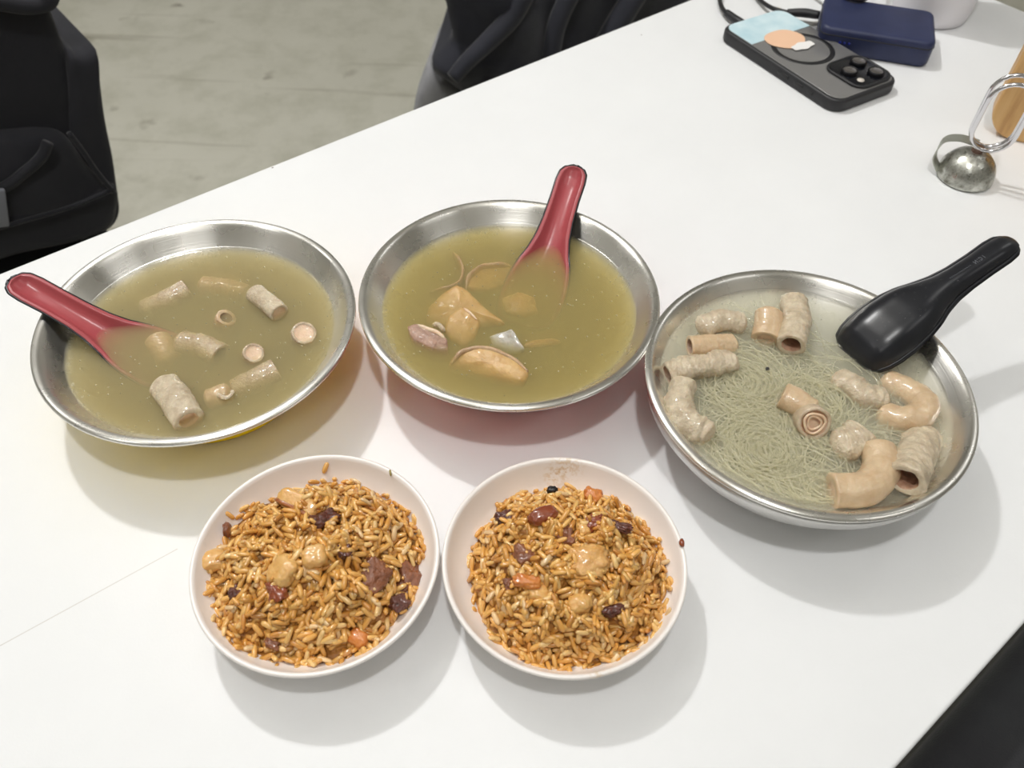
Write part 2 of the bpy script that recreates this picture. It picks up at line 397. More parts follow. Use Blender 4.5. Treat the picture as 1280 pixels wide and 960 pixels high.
# ------------------------------------------------------------------ table
tu0, tu1, tn0, tn1 = -.30, .917, -.028, .528
tc = UN((tu0 + tu1) / 2, (tn0 + tn1) / 2, 0)
table = tag(empty('dining_table', tc, A40), 'white laminate dining table carrying all the bowls and the phone', 'table')
rbox('tabletop', (tu1 - tu0, tn1 - tn0, .026), M['table'], table, .002, 3, (0, 0, TT - .026), vbevel=.006)
for sx in (-1, 1):
    rbox('leg', (.05, .05, TT - .04), M['blackmetal'], table, .004, 2, (sx * (tu1 - tu0 - .3) / 2, 0, .014))
    rbox('foot', (.07, .44, .014), M['blackmetal'], table, .004, 2, (sx * (tu1 - tu0 - .3) / 2, 0, 0))
    rbox('bracket', (.08, .4, .012), M['blackmetal'], table, .003, 2, (sx * (tu1 - tu0 - .3) / 2, 0, TT - .0385))

# ------------------------------------------------------------------ bowls
RB = [(-.17708, .32285), (-.00319, .35288), (.15870, .29378)]
inner = [(.0846, .0432), (.0862, .0430), (.0873, .0437), (.0876, .0448), (.0871, .0457), (.0860, .0461), (.0846, .0461), (.0834, .0457), (.0824, .0448),
         (.0805, .0424), (.0776, .0384), (.0745, .0348), (.0705, .0300), (.064, .0235), (.056, .0170), (.047, .0125), (.035, .0105), (.018, .010), (0, .010)]
out_flare = [(.0842, .0434), (.0836, .0420), (.0800, .0365), (.0730, .0265), (.0630, .0140), (.0560, .0050), (.0530, .0010), (.0515, 0), (.0480, 0), (.0465, .0020), (.03, .003), (0, .003)]
out_deep = [(.0842, .0434), (.0840, .0420), (.0806, .0370), (.0738, .0280), (.0655, .0175), (.0585, .0080), (.0555, .0030), (.0530, .0006), (.0515, 0), (.0480, 0), (.0465, .0020), (.03, .003), (0, .003)]
out_round = [(.0850, .0434), (.0866, .0426), (.0868, .0400), (.0850, .0335), (.0780, .0220), (.0670, .0105), (.0580, .0035), (.0545, .0005), (.053, 0), (.049, 0), (.0475, .002), (.03, .003), (0, .003)]
def inner_r(z):
    for (r1, z1), (r2, z2) in zip(inner[8:], inner[9:]):
        if z2 <= z <= z1: return r1 + (r2 - r1) * (z1 - z) / max(z1 - z2, 1e-9)
    return .03
def droplets(name, parent, rnd, pts, rmin, rmax, mat):
    vs, fs = [], []
    for p, nrm in pts:
        r = rnd.uniform(rmin, rmax); t = nrm.orthogonal().normalized(); b = nrm.cross(t)
        base = len(vs); K = 7
        for h, k in ((0, 1), (.45, .8), (.72, .42)):
            vs += [p + nrm * (r * h) + (t * math.cos(2 * math.pi * i / K) + b * math.sin(2 * math.pi * i / K)) * r * k for i in range(K)]
        vs.append(p + nrm * r * .8)
        for q in range(2):
            for i in range(K): fs.append((base + q * K + i, base + q * K + (i + 1) % K, base + (q + 1) * K + (i + 1) % K, base + (q + 1) * K + i))
        for i in range(K): fs.append((base + 2 * K + i, base + 2 * K + (i + 1) % K, base + 3 * K))
    o = mesh(name, vs, fs, mat, parent); o['kind'] = 'stuff'; return o
LV = [.0340, .0352, .0384]           # soup levels above the table
def bowl(i, shell, prof, label, seed):
    x, y = RB[i]
    b = tag(empty('soup_bowl', (x, y, TT)), label, 'bowl', 'steel soup bowls')
    revolve('steel_basin', inner, M['steel'], b, 160)
    s = revolve('outer_shell', prof, M[shell], b, 128)
    if shell == 'shell_yellow': s['label'] = 'yellow plastic outer shell'
    if shell == 'shell_red': s['label'] = 'red plastic outer shell'
    rnd = random.Random(seed); pts = []
    for k in range(110):
        a = rnd.uniform(.1, math.pi) if rnd.random() < .8 else rnd.uniform(0, 6.28)
        z = LV[i] + .001 + (.0435 - LV[i]) * rnd.random() ** 1.3
        r = inner_r(z); nrm = Vector((-math.cos(a) * .65, -math.sin(a) * .65, .75)).normalized()
        pts.append((Vector((r * math.cos(a), r * math.sin(a), z)), nrm))
    droplets('water_droplets', b, rnd, pts, .0003, .0009, M['droplet'])
    return b
bowl(0, 'shell_yellow', out_deep, 'steel soup bowl with yellow underside casting a yellow shadow, leftmost', 1)
bowl(1, 'shell_red', out_deep, 'steel soup bowl with reddish underside between the two other soup bowls', 2)
bowl(2, 'shell_steel', out_round, 'all-steel soup bowl holding glass noodles, rightmost', 3)

SM = [soup_mat('murky_broth', 190, lin(243, 238, 208), lin(224, 210, 140), .75),
      soup_mat('olive_broth', 165, lin(243, 236, 190), lin(224, 208, 110), .75),
      soup_mat('pale_broth', 120, lin(249, 247, 230), lin(240, 236, 190), .22)]
def soup(i, label, seed):
    x, y = RB[i]; z = LV[i]; r = inner_r(z)
    prof = [(0, z), (r * .5, z), (r - .0022, z), (r - .0008, z + .0003), (r + .0003, z + .0009)]
    prof += [(rr + .0002, zz - .0002) for rr, zz in inner if zz < z - .0005 and rr > .001 and rr < .08] + [(0, .0098)]
    s = tag(revolve('soup', prof, SM[i], None, 128, (x, y, TT)), label, 'soup', 'soups in the steel bowls')
    rnd = random.Random(seed); pts = []
    for k in range(170):
        a = rnd.uniform(0, 6.283); rr = r * (.97 * math.sqrt(rnd.random()))
        pts.append((Vector((rr * math.cos(a), rr * math.sin(a), z - .00005)), Vector((0, 0, 1))))
    droplets('oil_droplets', s, rnd, pts, .0002, .0006, M['speck'])
    pts = []
    for k in range(46):
        a = rnd.gauss(3.6, .25) if k < 22 else rnd.gauss(1.9, .8); rr = r - rnd.uniform(.0004, .003)
        pts.append((Vector((rr * math.cos(a), rr * math.sin(a), z + .0001)), Vector((0, 0, 1))))
    droplets('foam_bubbles', s, rnd, pts, .0004, .0011, M['bubble'])
    return s
soup(0, 'murky greenish broth with intestine pieces in the yellow-bottomed bowl', 11)
soup(1, 'olive yellow broth with tan meat slices in the middle bowl', 12)
soup(2, 'pale cloudy broth around the glass noodles in the right bowl', 13)

# ------------------------------------------------------------------ spoons
SX = [0, .0035, .010, .018, .030, .045, .056, .066, .078, .092, .110, .126, .134, .1385, .140]
SW = [.0130, .0186, .0214, .0228, .0232, .0216, .0190, .0152, .0122, .0106, .0101, .0104, .0095, .0064, .0016]
SZ = [.0006, .0002, 0, 0, 0, .0006, .0016, .0032, .0064, .0100, .0138, .0166, .0180, .0187, .0190]
SD = [.0014, .0060, .0104, .0124, .0132, .0126, .0112, .0094, .0080, .0070, .0062, .0056, .0042, .0018, .0001]
def interp(x, xs, ys):
    return float(np.interp(x, xs, ys))
def spoon_mesh(name, off, mat, parent, rim):
    """open trough surface; off: how far the wall lies outside the inner face"""
    nx, nu = 64, 33; xs = [.14 * (1 - math.cos(math.pi * k / (nx - 1))) / 2 for k in range(nx)]
    def surf(x, u, o):
        w_ = interp(x, SX, SW); d = interp(x, SX, SD)
        p = 4.2 if x < .05 else 4.2 - 1.4 * min(1, (x - .05) / .03)
        lip = .92 if x < .05 else .92 - .10 * min(1, (x - .05) / .03)
        y = w_ * u; z = interp(x, SX, SZ) - (d * (1 - (abs(u) / lip) ** p) if abs(u) < lip else 0)
        return Vector((x, y, z))
    def normal(x, u):
        e = .0004; x1 = min(max(x, e), .14 - e)
        a = surf(x1 + e, u, 0) - surf(x1 - e, u, 0)
        u1 = min(max(u, -.97), .97); b = surf(x1, u1 + .02, 0) - surf(x1, u1 - .02, 0)
        n = a.cross(b).normalized(); return n if n.z > 0 else -n
    vs, fs = [], []
    for lay in ((0, off[0]), (1, off[1])):
        for x in xs:
            for k in range(nu):
                u = math.sin(math.pi / 2 * (2 * k / (nu - 1) - 1))
                v = surf(x, u, 0)
                if lay[1]:
                    n = normal(x, u); v = v - n * lay[1]
                    if abs(u) > .999: v = surf(x, u, 0) + Vector((0, math.copysign(lay[1] * .9, u), -lay[1] * .3))
                    v.x += lay[1] * .9 * (x - .07) / .07
                vs.append(v)
    L = nx * nu
    for q in range(2):
        for a in range(nx - 1):
            for k in range(nu - 1):
                i = q * L + a * nu + k; fs.append((i, i + 1, i + nu + 1, i + nu))
    edge = [k for k in range(nu)] + [a * nu + nu - 1 for a in range(1, nx)] + [(nx - 1) * nu + k for k in range(nu - 2, -1, -1)] + [a * nu for a in range(nx - 2, 0, -1)]
    for a, b in zip(edge, edge[1:] + edge[:1]): fs.append((a, b, L + b, L + a))
    for v in vs: v *= .82
    o = mesh(name, vs, fs, mat, parent); return o
def spoon(pos, yaw, pitch, roll, flip, label):
    Rz = Matrix.Rotation(yaw, 4, 'Z'); Ry = Matrix.Rotation(-pitch, 4, 'Y'); Rx = Matrix.Rotation(roll, 4, 'X')
    e = empty('soup_spoon', (0, 0, 0)); e.matrix_world = Matrix.Translation((pos[0], pos[1], TT + pos[2])) @ Rz @ Ry @ Rx
    tag(e, label, 'spoon', 'two-tone soup spoons')
    r = spoon_mesh('lining', (0, .0009), M['spoon_black' if flip else 'spoon_red'], e, 0)
    if not flip: r['label'] = 'red inner face'
    b = spoon_mesh('back_shell', (.0009, .0022), M['spoon_black'], e, 0); b['label'] = 'black back'
    if flip:
        # worn embossed letters and a fine line of print along the back of the handle, flat foot under the bowl
        vs, fs = [], []
        def bar(x0, y0, x1, y1, wd=.0004):
            d = Vector((x1 - x0, y1 - y0, 0)); n = Vector((-d.y, d.x, 0)).normalized() * wd / 2
            q = len(vs)
            for hz in (0, 1):
                for (px, py), s in (((x0, y0), 1), ((x0, y0), -1), ((x1, y1), -1), ((x1, y1), 1)):
                    xx, yy = px + n.x * s, py + n.y * s
                    z = interp(xx / .82, SX, SZ) * .82 - interp(xx / .82, SX, SD) * .82 * (1 - abs(yy / (.82 * interp(xx / .82, SX, SW))) ** 2.8) - .0018
                    vs.append(Vector((xx, yy, z - (.0003 if hz else -.0005))))
            fs.extend([(q + 4, q + 5, q + 6, q + 7)] + [(q + i, q + (i + 1) % 4, q + 4 + (i + 1) % 4, q + 4 + i) for i in range(4)])
        G = {'N': [(0, 0, 0, 1), (0, 1, .7, 0), (.7, 0, .7, 1)], 'I': [(.1, 0, .1, 1)], 'D': [(0, 0, 0, 1), (0, 1, .5, .8), (.5, .8, .5, .2), (.5, .2, 0, 0)]}
        x = .0865
        for ch in 'NIDI':
            for a, b2, c2, d2 in G[ch]: bar(x + a * .0024, -.0012 + b2 * .0024, x + c2 * .0024, -.0012 + d2 * .0024)
            x += .0027 if ch != 'I' else .0014
        for k in range(13): bar(.068 + k * .00125, -.0003, .0687 + k * .00125, .0004, .0003)
        mesh('embossing', vs, fs, M['worn'], e, smooth=False)
        rnd = random.Random(5); pts = []
        for k in range(48):
            xx = rnd.uniform(.006, .05) if k < 40 else rnd.uniform(.05, .075); uu = rnd.uniform(-.55, .55)
            yy = uu * interp(xx / .82, SX, SW) * .82
            z = (interp(xx / .82, SX, SZ) - interp(xx / .82, SX, SD) * (1 - abs(uu) ** 4.2)) * .82 - .0018
            pts.append((Vector((xx, yy, z)), Vector((0, 0, -1))))
        droplets('water_droplets', e, rnd, pts, .0003, .0009, M['droplet'])
    return e
spoon((-.1755, .3000, .0235), 2.814, .175, 0, False, 'red-lined soup spoon with handle pointing left over the leftmost bowl')
spoon((.0048, .3492, .0240), 1.285, .205, 0, False, 'red-lined soup spoon with upright handle in the middle bowl')
spoon((.1935, .3205, .0372), .5785, .44, math.pi, True, 'black soup spoon lying face down on the noodle bowl, back up')

# ------------------------------------------------------------------ tubes of intestine
def gut_tube(label, i, path, r, mats=('gut', 'gut_in'), ends=(0, 0), wrinkle=.10, squash=.85, seed=0, group=None, fill=1.1, freq=160, name='intestine_piece', hole=.66, fillmat=None):
    """path: (photo x, y, height of the axis above the soup); ends: 1 open cut, 0 closed"""
    zl = LV[i]
    P = [at(px, py, zl + dz) for px, py, dz in path]
    n = 48; path3 = catmull(P, n); fr = frames(path3); K = 32
    off = Vector((seed * 3.7, seed * 1.3, seed * 7.1))
    path_len = [0.0]
    for p_, q_ in zip(path3, path3[1:]): path_len.append(path_len[-1] + (q_ - p_).length)
    vs, fs = [], []
    def ring(c, s, u, rr, wr=wrinkle, store=vs):
        for k in range(K):
            a = 2 * math.pi * k / K; d = math.cos(a) * s + math.sin(a) * u * squash
            q = c + d * rr
            ax_ = path_len[min(range(n), key=lambda j: (path3[j] - c).length_squared)]
            m = 1 + wr * .9 * noise.fractal(q * freq + off, .8, 2.0, 4) + wr * .6 * noise.noise(q * freq * .35 + off)
            m -= wr * .8 * max(0, noise.noise(Vector((ax_ * 620 + .8 * math.sin(a * 2), math.cos(a) * .8, math.sin(a) * .8)) + off)) ** .8
            store.append(c + d * rr * m)
    rows = []
    def add(c, s, u, rr, wr=wrinkle): rows.append(len(vs)); ring(c, s, u, rr, wr)
    t0, s0, u0 = fr[0]
    if ends[0]: add(path3[0], s0, u0, r * hole); add(path3[0] - t0 * .0004, s0, u0, r * .84)
    else: add(path3[0] - t0 * r * .45, s0, u0, r * .25); add(path3[0] - t0 * r * .33, s0, u0, r * .62); add(path3[0] - t0 * r * .12, s0, u0, r * .88)
    for p, (t, s, u) in zip(path3, fr): add(p, s, u, r)
    t1, s1, u1 = fr[-1]
    if ends[1]: add(path3[-1] + t1 * .0004, s1, u1, r * .84); add(path3[-1], s1, u1, r * hole)
    else: add(path3[-1] + t1 * r * .12, s1, u1, r * .88); add(path3[-1] + t1 * r * .33, s1, u1, r * .62); add(path3[-1] + t1 * r * .45, s1, u1, r * .25)
    for a, b in zip(rows, rows[1:]):
        for k in range(K): fs.append((a + k, a + (k + 1) % K, b + (k + 1) % K, b + k))
    if not ends[0]: fs.append(tuple(range(K)))
    if not ends[1]: fs.append(tuple(range(rows[-1], rows[-1] + K)))
    org = sum(path3, Vector()) / n
    o = mesh(name, vs, fs, M[mats[0]], origin=org); tag(o, label, 'meat', group)
    for e, (c, (t, s, u), sg) in enumerate(((path3[0], fr[0], 1), (path3[-1], fr[-1], -1))):
        if not ends[e]: continue
        lv, lf, lr = [], [], []
        for q, k2 in ((0, hole + .03), (.15, hole - .04), (.6, hole - .08), (fill, hole - .12), (fill, .2)):
            if q > fill: continue
            lr.append(len(lv)); ring(c + t * sg * r * q, s, u, r * k2, wrinkle * 1.6, lv)
        for a, b in zip(lr, lr[1:]):
            for k in range(K): lf.append((a + k, a + (k + 1) % K, b + (k + 1) % K, b + k))
        lf.append(tuple(range(lr[-1], lr[-1] + K)))
        l = mesh('lining', [v - org for v in lv], lf, M[fillmat or mats[1]], o)
        l['label'] = 'rough inner wall at the cut end'
    return o

G0 = 'intestine pieces in the left soup'
gut_tube('pale tube poking out of the left soup at its right rear, cut end facing right', 0, [(319, 366, -.0005), (334, 378, .0005), (349, 391, .0005)], .0062, ('gut_grey', 'gut_cut'), (0, 1), .06, seed=1, group=G0, fill=.12, hole=.7)
gut_tube('round cut end showing pale folds, floating nearest the right side of the left soup', 0, [(379, 428, -.010), (380, 416, .0012)], .0072, ('gut', 'gut_cut'), (0, 1), .06, 1, seed=2, group=G0, fill=.10, hole=.78)
gut_tube('smaller round cut end floating near the centre of the left soup', 0, [(315, 452, -.010), (317, 441, .0010)], .0060, ('gut', 'gut_cut'), (0, 1), .06, 1, seed=3, group=G0, fill=.10, hole=.74)
gut_tube('thin hollow ring just under the surface behind the centre of the left soup', 0, [(278, 408, -.009), (283, 397, -.0016)], .0058, ('gut_tan', 'gut_in'), (0, 1), .05, 1, seed=4, group=G0, fill=1.0, hole=.62)
gut_tube('long pale piece sunk below the surface at the left rear of the left soup', 0, [(182, 388, -.009), (208, 376, -.0065), (234, 362, -.0052)], .0072, ('gut', 'gut_in'), (0, 1), .06, seed=5, group=G0)
gut_tube('deeply sunk faint tan piece at the far side of the left soup', 0, [(254, 358, -.008), (282, 361, -.009), (308, 368, -.010)], .0070, ('gut_tan', 'gut_in'), (0, 0), .06, seed=6, group=G0)
gut_tube('pale tube sunk just below the surface inside the red spoon, frayed right end', 0, [(226, 428, -.0062), (252, 432, -.0058), (275, 444, -.0056)], .0078, ('gut', 'gut_in'), (0, 1), .10, .7, seed=7, group=G0)
gut_tube('blurred tan piece sunk deep in the red spoon left of the pale tube', 0, [(196, 424, -.006), (203, 436, -.0068), (212, 450, -.009)], .0072, ('gut_tan', 'gut_in'), (0, 0), .06, .7, seed=8, group=G0)
gut_tube('thick pale tube rising out of the near side of the left soup, wrinkled cut end', 0, [(206, 482, -.001), (220, 500, .0002), (236, 525, .0006)], .0086, ('gut_grey', 'gut_cut'), (0, 1), .08, seed=9, group=G0, fill=.35, hole=.62)
gut_tube('long pale piece sunk below the surface at the near right of the left soup', 0, [(294, 488, -.009), (320, 475, -.0068), (345, 462, -.0054)], .0072, ('gut', 'gut_in'), (0, 1), .06, seed=10, group=G0)
gut_tube('blurred brownish lump sunk beside the thick pale tube in the left soup', 0, [(262, 500, -.0070), (272, 496, -.0062), (284, 492, -.0058)], .0066, ('gut_tan', 'gut_in'), (0, 0), .08, seed=11, group=G0)
gut_tube('tiny white scrap curling above the surface in the near half of the left soup', 0, [(273, 494, -.001), (281, 497, .0004), (288, 494, .0006), (291, 489, .0008)], .0012, ('gut_grey', 'gut_in'), (0, 0), .3, seed=12)

G2 = 'intestine pieces in the noodle soup'
D = ('gut', 'gut_in'); DG = ('gut_grey', 'gut_in')
gut_tube('plump curved piece at the left rear of the noodle bowl, rearmost of the left row', 2, [(878, 409, .001), (902, 400, .003), (926, 404, .001)], .0072, DG, (0, 0), .10, seed=21, group=G2)
gut_tube('tube with a dark flattened opening facing left, second piece of the left row', 2, [(862, 433, .0012), (888, 432, .0004), (914, 430, -.002)], .0068, ('gut_tan', 'gut_in'), (1, 0), .06, seed=22, group=G2, fill=1.6)
gut_tube('flattened wrinkled piece lying towards the bowl wall, third of the left row', 2, [(834, 468, .001), (862, 460, .0022), (890, 456, .0018), (912, 450, .0004)], .0076, DG, (1, 0), .26, .8, seed=23, group=G2, freq=130)
gut_tube('long wrinkled curved piece hugging the left wall of the noodle bowl', 2, [(853, 482, .0014), (849, 508, .0018), (862, 528, .0018), (884, 540, .0002)], .0079, DG, (0, 0), .20, .9, seed=24, group=G2, freq=150)
gut_tube('short smooth tan roll standing at the rear of the noodle bowl', 2, [(961, 392, .004), (960, 408, .002), (957, 424, .0005)], .0082, ('gut_tan', 'gut_cut'), (0, 1), .04, .8, seed=25, group=G2, fill=.2, hole=.6)
gut_tube('grey tube with a dark open end, beside the short tan roll in the noodle bowl', 2, [(992, 376, .0010), (996, 400, .0026), (989, 431, .0052)], .0084, DG, (1, 1), .14, .85, seed=26, group=G2, fill=1.6)
gut_tube('short tube with an open end facing left in the middle of the noodles', 2, [(978, 494, .0030), (995, 502, .0024), (1012, 514, .0008)], .0078, ('gut_tan', 'gut_in'), (1, 0), .06, seed=27, group=G2, fill=1.2)
_p8 = gut_tube('rolled ring seen end on with pale filling in the middle of the noodles', 2, [(1008, 520, -.005), (1012, 524, .0004), (1018, 529, .0050)], .0088, ('gut', 'gut_in'), (0, 1), .04, 1, seed=28, group=G2, fill=.25, hole=.8, fillmat='gut_cut')
gut_tube('ridged piece half sunk among noodles below the black spoon', 2, [(1048, 474, -.003), (1064, 482, -.0012), (1082, 494, -.001), (1102, 500, -.003)], .0074, DG, (0, 0), .22, .8, seed=29, group=G2)
gut_tube('bent piece half sunk at the right side of the noodle bowl', 2, [(1108, 478, -.006), (1134, 488, -.004), (1154, 504, -.0012), (1150, 518, -.0004), (1128, 524, -.002), (1104, 520, -.006)], .0078, ('gut_tan', 'gut_in'), (0, 0), .10, .9, seed=30, group=G2)
gut_tube('small ragged collar of intestine behind the big curved piece', 2, [(1050, 558, -.001), (1066, 552, .0008), (1078, 543, .001)], .0094, DG, (0, 1), .18, .7, seed=31, group=G2, fill=.5)
gut_tube('big smooth C shaped piece at the near right of the noodle bowl', 2, [(1097, 562, .0014), (1102, 586, .0022), (1082, 610, .0020), (1040, 613, .001)], .0092, ('gut_tan', 'gut_cut'), (0, 1), .05, .9, seed=32, group=G2, fill=.08, hole=.5)
gut_tube('straight wrinkled tube with an angular hollow end, nearest the right wall of the noodle bowl', 2, [(1155, 546, -.0060), (1145, 571, .0004), (1132, 600, .0070)], .0098, ('gut_grey', 'gut_in'), (0, 1), .14, .85, seed=33, group=G2, fill=1.4)
_ro = _p8.location
for k, rr in enumerate((.60, .40)):
    # inner turns of the roll
    P = [at(1011.5, 523.2, LV[2] + .001), at(1018, 529, LV[2] + .0054)]
    ax = (P[1] - P[0]).normalized(); s = ax.orthogonal().normalized(); u = ax.cross(s)
    circ = [P[1] - ax * .0006 * k + (s * math.cos(a) + u * math.sin(a)) * .0088 * rr * (1 + .08 * math.sin(3 * a + k)) - _ro for a in [2 * math.pi * j / 28 for j in range(28)]]
    o = wire('inner_roll', circ, .0007, M['gut_cut'], _p8, 8, True)

# ------------------------------------------------------------------ slices in the middle soup
def slice_piece(label, i, outline, mat, thick=.004, bulge=.0015, wr=.0006, seed=0, name='meat_slice', group=None, edge=None):
    zl = LV[i]; A_ = [at(px, py, zl + dz) for px, py, dz in outline]; P = catmull(A_, 48, True); m_ = len(A_)
    P = [p * .35 + .65 * (A_[int(k / 48 * m_)].lerp(A_[(int(k / 48 * m_) + 1) % m_], k / 48 * m_ % 1)) for k, p in enumerate(P)]
    cen = sum(P, Vector()) / len(P); off = Vector((seed * 2.3, seed, seed * 5.1))
    vs, fs = [], []; R = 9; n = len(P)
    def row(f, dz, b):
        q = len(vs)
        for p in P:
            v = cen + (p - cen) * f; v = v + Vector((0, 0, dz + b * (1 - f * f)))
            v += Vector(noise.noise_vector(v * 140 + off)) * wr + Vector(noise.noise_vector(v * 420 + off)) * wr * .4
            vs.append(v)
        return q
    rows = [row(k / R, 0, bulge) for k in range(1, R)] + [row(1.0, -.0004, 0), row(1.02, -thick * .5, 0), row(.99, -thick, 0)] + [row(k / R, -thick, bulge) for k in range(R - 1, 0, -1)]
    for a, b in zip(rows, rows[1:]):
        for k in range(n): fs.append((a + k, a + (k + 1) % n, b + (k + 1) % n, b + k))
    fs.append(tuple(range(n))); fs.append(tuple(range(rows[-1], rows[-1] + n)))
    o = tag(mesh(name, vs, fs, M[mat], origin=cen), label, 'meat', group or ('meat slices in the middle soup' if i == 1 else None))
    return o
def strip(label, i, path, h, th, mat, seed=0, parent=None, name='meat_slice', wr=.0005):
    zl = LV[i]; P = catmull([at(px, py, zl + dz) for px, py, dz in path], 36); fr = frames(P)
    cen = sum(P, Vector()) / len(P); off = Vector((seed, seed * 2.2, 0)); vs, fs = [], []
    K = 10
    for j, (p, (t, s, u)) in enumerate(zip(P, fr)):
        tp = min(1, 4 * min(j + .6, 35.6 - j) / 36 + .35)
        for k in range(K):
            a = 2 * math.pi * k / K; v = p + s * th * .5 * math.cos(a) * tp + Vector((0, 0, 1)) * (h * .5 * math.sin(a) * tp - h * .5)
            v += Vector(noise.noise_vector(v * 160 + off)) * wr; vs.append(v)
    for j in range(35):
        for k in range(K): fs.append((j * K + k, j * K + (k + 1) % K, (j + 1) * K + (k + 1) % K, (j + 1) * K + k))
    fs += [tuple(range(K)), tuple(range(35 * K, 36 * K))]
    if parent:
        return mesh(name, [v - parent.location for v in vs], fs, M[mat], parent)
    return tag(mesh(name, vs, fs, M[mat], origin=cen), label, 'meat', 'meat slices in the middle soup')
strip('thin curved strip standing on edge at the left rear of the middle soup', 1, [(566, 309, -.0010), (577, 328, -.0004), (576, 346, -.0006), (562, 356, -.0012), (536, 360, -.003)], .012, .0026, 'stomach_edge', 41)
a = slice_piece('broad curled slice with a raised rim behind the tan square slice', 1, [(584, 358, -.0028), (588, 340, -.0030), (604, 330, -.0030), (636, 328, -.0036), (640, 350, -.0065), (612, 362, -.0060)], 'stomach', .004, -.001, seed=42)
strip(None, 1, [(582, 358, -.0010), (587, 342, -.0006), (602, 331, -.0008), (622, 328, -.0010), (640, 330, -.003)], .005, .0030, 'stomach_edge', 43, a, 'rind')
slice_piece('broad orange tan slice, rear corner breaking the surface, left of the red spoon', 1, [(570, 356, .0006), (584, 362, -.0010), (606, 384, -.0016), (630, 402, -.0016), (610, 404, -.0046), (572, 410, -.0060), (534, 404, -.0066), (536, 384, -.0050), (554, 366, -.0020)], 'stomach', .004, .001, seed=44)
a = slice_piece('tan square slice with a thin pale ridge lying on the broad orange slice', 1, [(578, 383, .0002), (592, 392, -.0004), (600, 402, -.0016), (592, 424, -.0044), (578, 432, -.0050), (556, 414, -.0034), (560, 396, -.0018)], 'stomach', .004, .0006, seed=45)
strip(None, 1, [(580, 384, .0006), (588, 390, .0007), (596, 398, .0002)], .0020, .0016, 'gut_cut', 46, a, 'ridge')
a = slice_piece('brownish pink chunk with a white top edge at the left of the middle soup', 1, [(510, 408, .0016), (522, 405, .0030), (546, 414, .0026), (558, 424, .0016), (560, 438, -.002), (540, 436, -.001), (518, 424, .0006)], 'meat_pink', .011, .0008, .0009, seed=47)
strip(None, 1, [(521, 404, .0040), (534, 409, .0042), (548, 415, .0036), (556, 421, .0028)], .0024, .0026, 'gut_cut', 48, a, 'white_fat')
strip('small pale flap just right of the brownish pink chunk', 1, [(541, 402, .0006), (549, 404, .0016), (556, 412, .0006)], .004, .0030, 'gut', 49)
slice_piece('grey translucent scrap with a peaked tip in front of the red spoon', 1, [(612, 420, -.0016), (632, 414, .0012), (640, 411, .0042), (648, 424, .0012), (656, 436, -.001), (640, 440, -.004), (618, 434, -.004)], 'membrane', .003, .0014, .0006, seed=50)
a = slice_piece('plump oval half-moon slice nearest the viewer in the middle soup', 1, [(561, 456, -.0050), (570, 442, -.0022), (588, 434, .0002), (610, 434, .0012), (638, 446, .0010), (660, 464, .0004), (654, 476, -.0016), (628, 474, -.0030), (594, 466, -.0052)], 'stomach', .006, .0022, .0005, seed=51)
strip(None, 1, [(564, 452, -.0020), (574, 440, .0006), (592, 433.5, .0020), (614, 434.5, .0026), (640, 446, .0020), (660, 462, .0012)], .0034, .0028, 'stomach_edge', 52, a, 'rind')
slice_piece('faint slice resting in the bowl of the middle red spoon', 1, [(628, 372, -.0050), (648, 364, -.0046), (668, 372, -.0050), (672, 388, -.0064), (654, 394, -.0062), (634, 390, -.0060)], 'stomach', .003, .0016, .0008, seed=53)
strip('thin yellowish shred drifting right of the grey scrap in the middle soup', 1, [(656, 430, -.0030), (676, 426, -.0040), (700, 424, -.005)], .004, .005, 'stomach', 54)

# ------------------------------------------------------------------ glass noodles
def noodles():
    rnd = random.Random(77); zl = LV[2]; c = Vector((RB[2][0], RB[2][1], TT)); rmax = inner_r(zl) - .004
    cens = [at(958, 556, zl), at(1030, 498, zl), at(926, 476, zl), at(1016, 600, zl)]; vs, fs = [], []; S = 5
    def strand(path, rad):
        q = len(vs); fr = frames(path)
        for p, (t, s, u) in zip(path, fr):
            vs.extend(p + (s * math.cos(2 * math.pi * k / S) + u * math.sin(2 * math.pi * k / S)) * rad for k in range(S))
        for j in range(len(path) - 1):
            for k in range(S): fs.append((q + j * S + k, q + j * S + (k + 1) % S, q + (j + 1) * S + (k + 1) % S, q + (j + 1) * S + k))
    count = 0
    while count < 560:
        px = rnd.gauss(972, 64); py = rnd.gauss(530, 54)
        if not (852 < px < 1120 and 430 < py < 640): continue
        p = at(px, py, zl); ce = min(cens, key=lambda q: (q - p).length + rnd.uniform(0, .022)); d = p - ce
        ang = math.atan2(d.y, d.x) + math.pi / 2 + rnd.gauss(0, .6)
        z0 = rnd.uniform(-.0042, .0002); ph = rnd.uniform(0, 6.3); am = rnd.uniform(.0003, .0011)
        Rc = max(.008, d.length) * rnd.uniform(.8, 1.6); L = rnd.randint(24, 60); path = []
        for k in range(L):
            path.append(Vector((p.x, p.y, TT + zl + z0 + am * math.sin(ph + k * .16))))
            ang += .0018 / Rc + .17 * noise.noise(Vector((p.x * 55, p.y * 55, ph * .25)))
            p = p + Vector((math.cos(ang), math.sin(ang), 0)) * .0018
            if math.hypot(p.x - c.x, p.y - c.y) > rmax: break
        if len(path) < 12: continue
        strand(path, rnd.uniform(.00030, .00050)); count += 1
    lc = [at(1090 + 18 * math.cos(a) * 1.0, 547 + 8 * math.sin(a), zl + .0008) for a in [2 * math.pi * k / 40 for k in range(41)]]
    strand(lc, .0012)
    o = mesh('glass_noodles', vs, fs, M['noodle'], origin=c)
    tag(o, 'tangle of translucent glass noodles swirling in the right bowl', 'noodles', kind='stuff')
noodles()
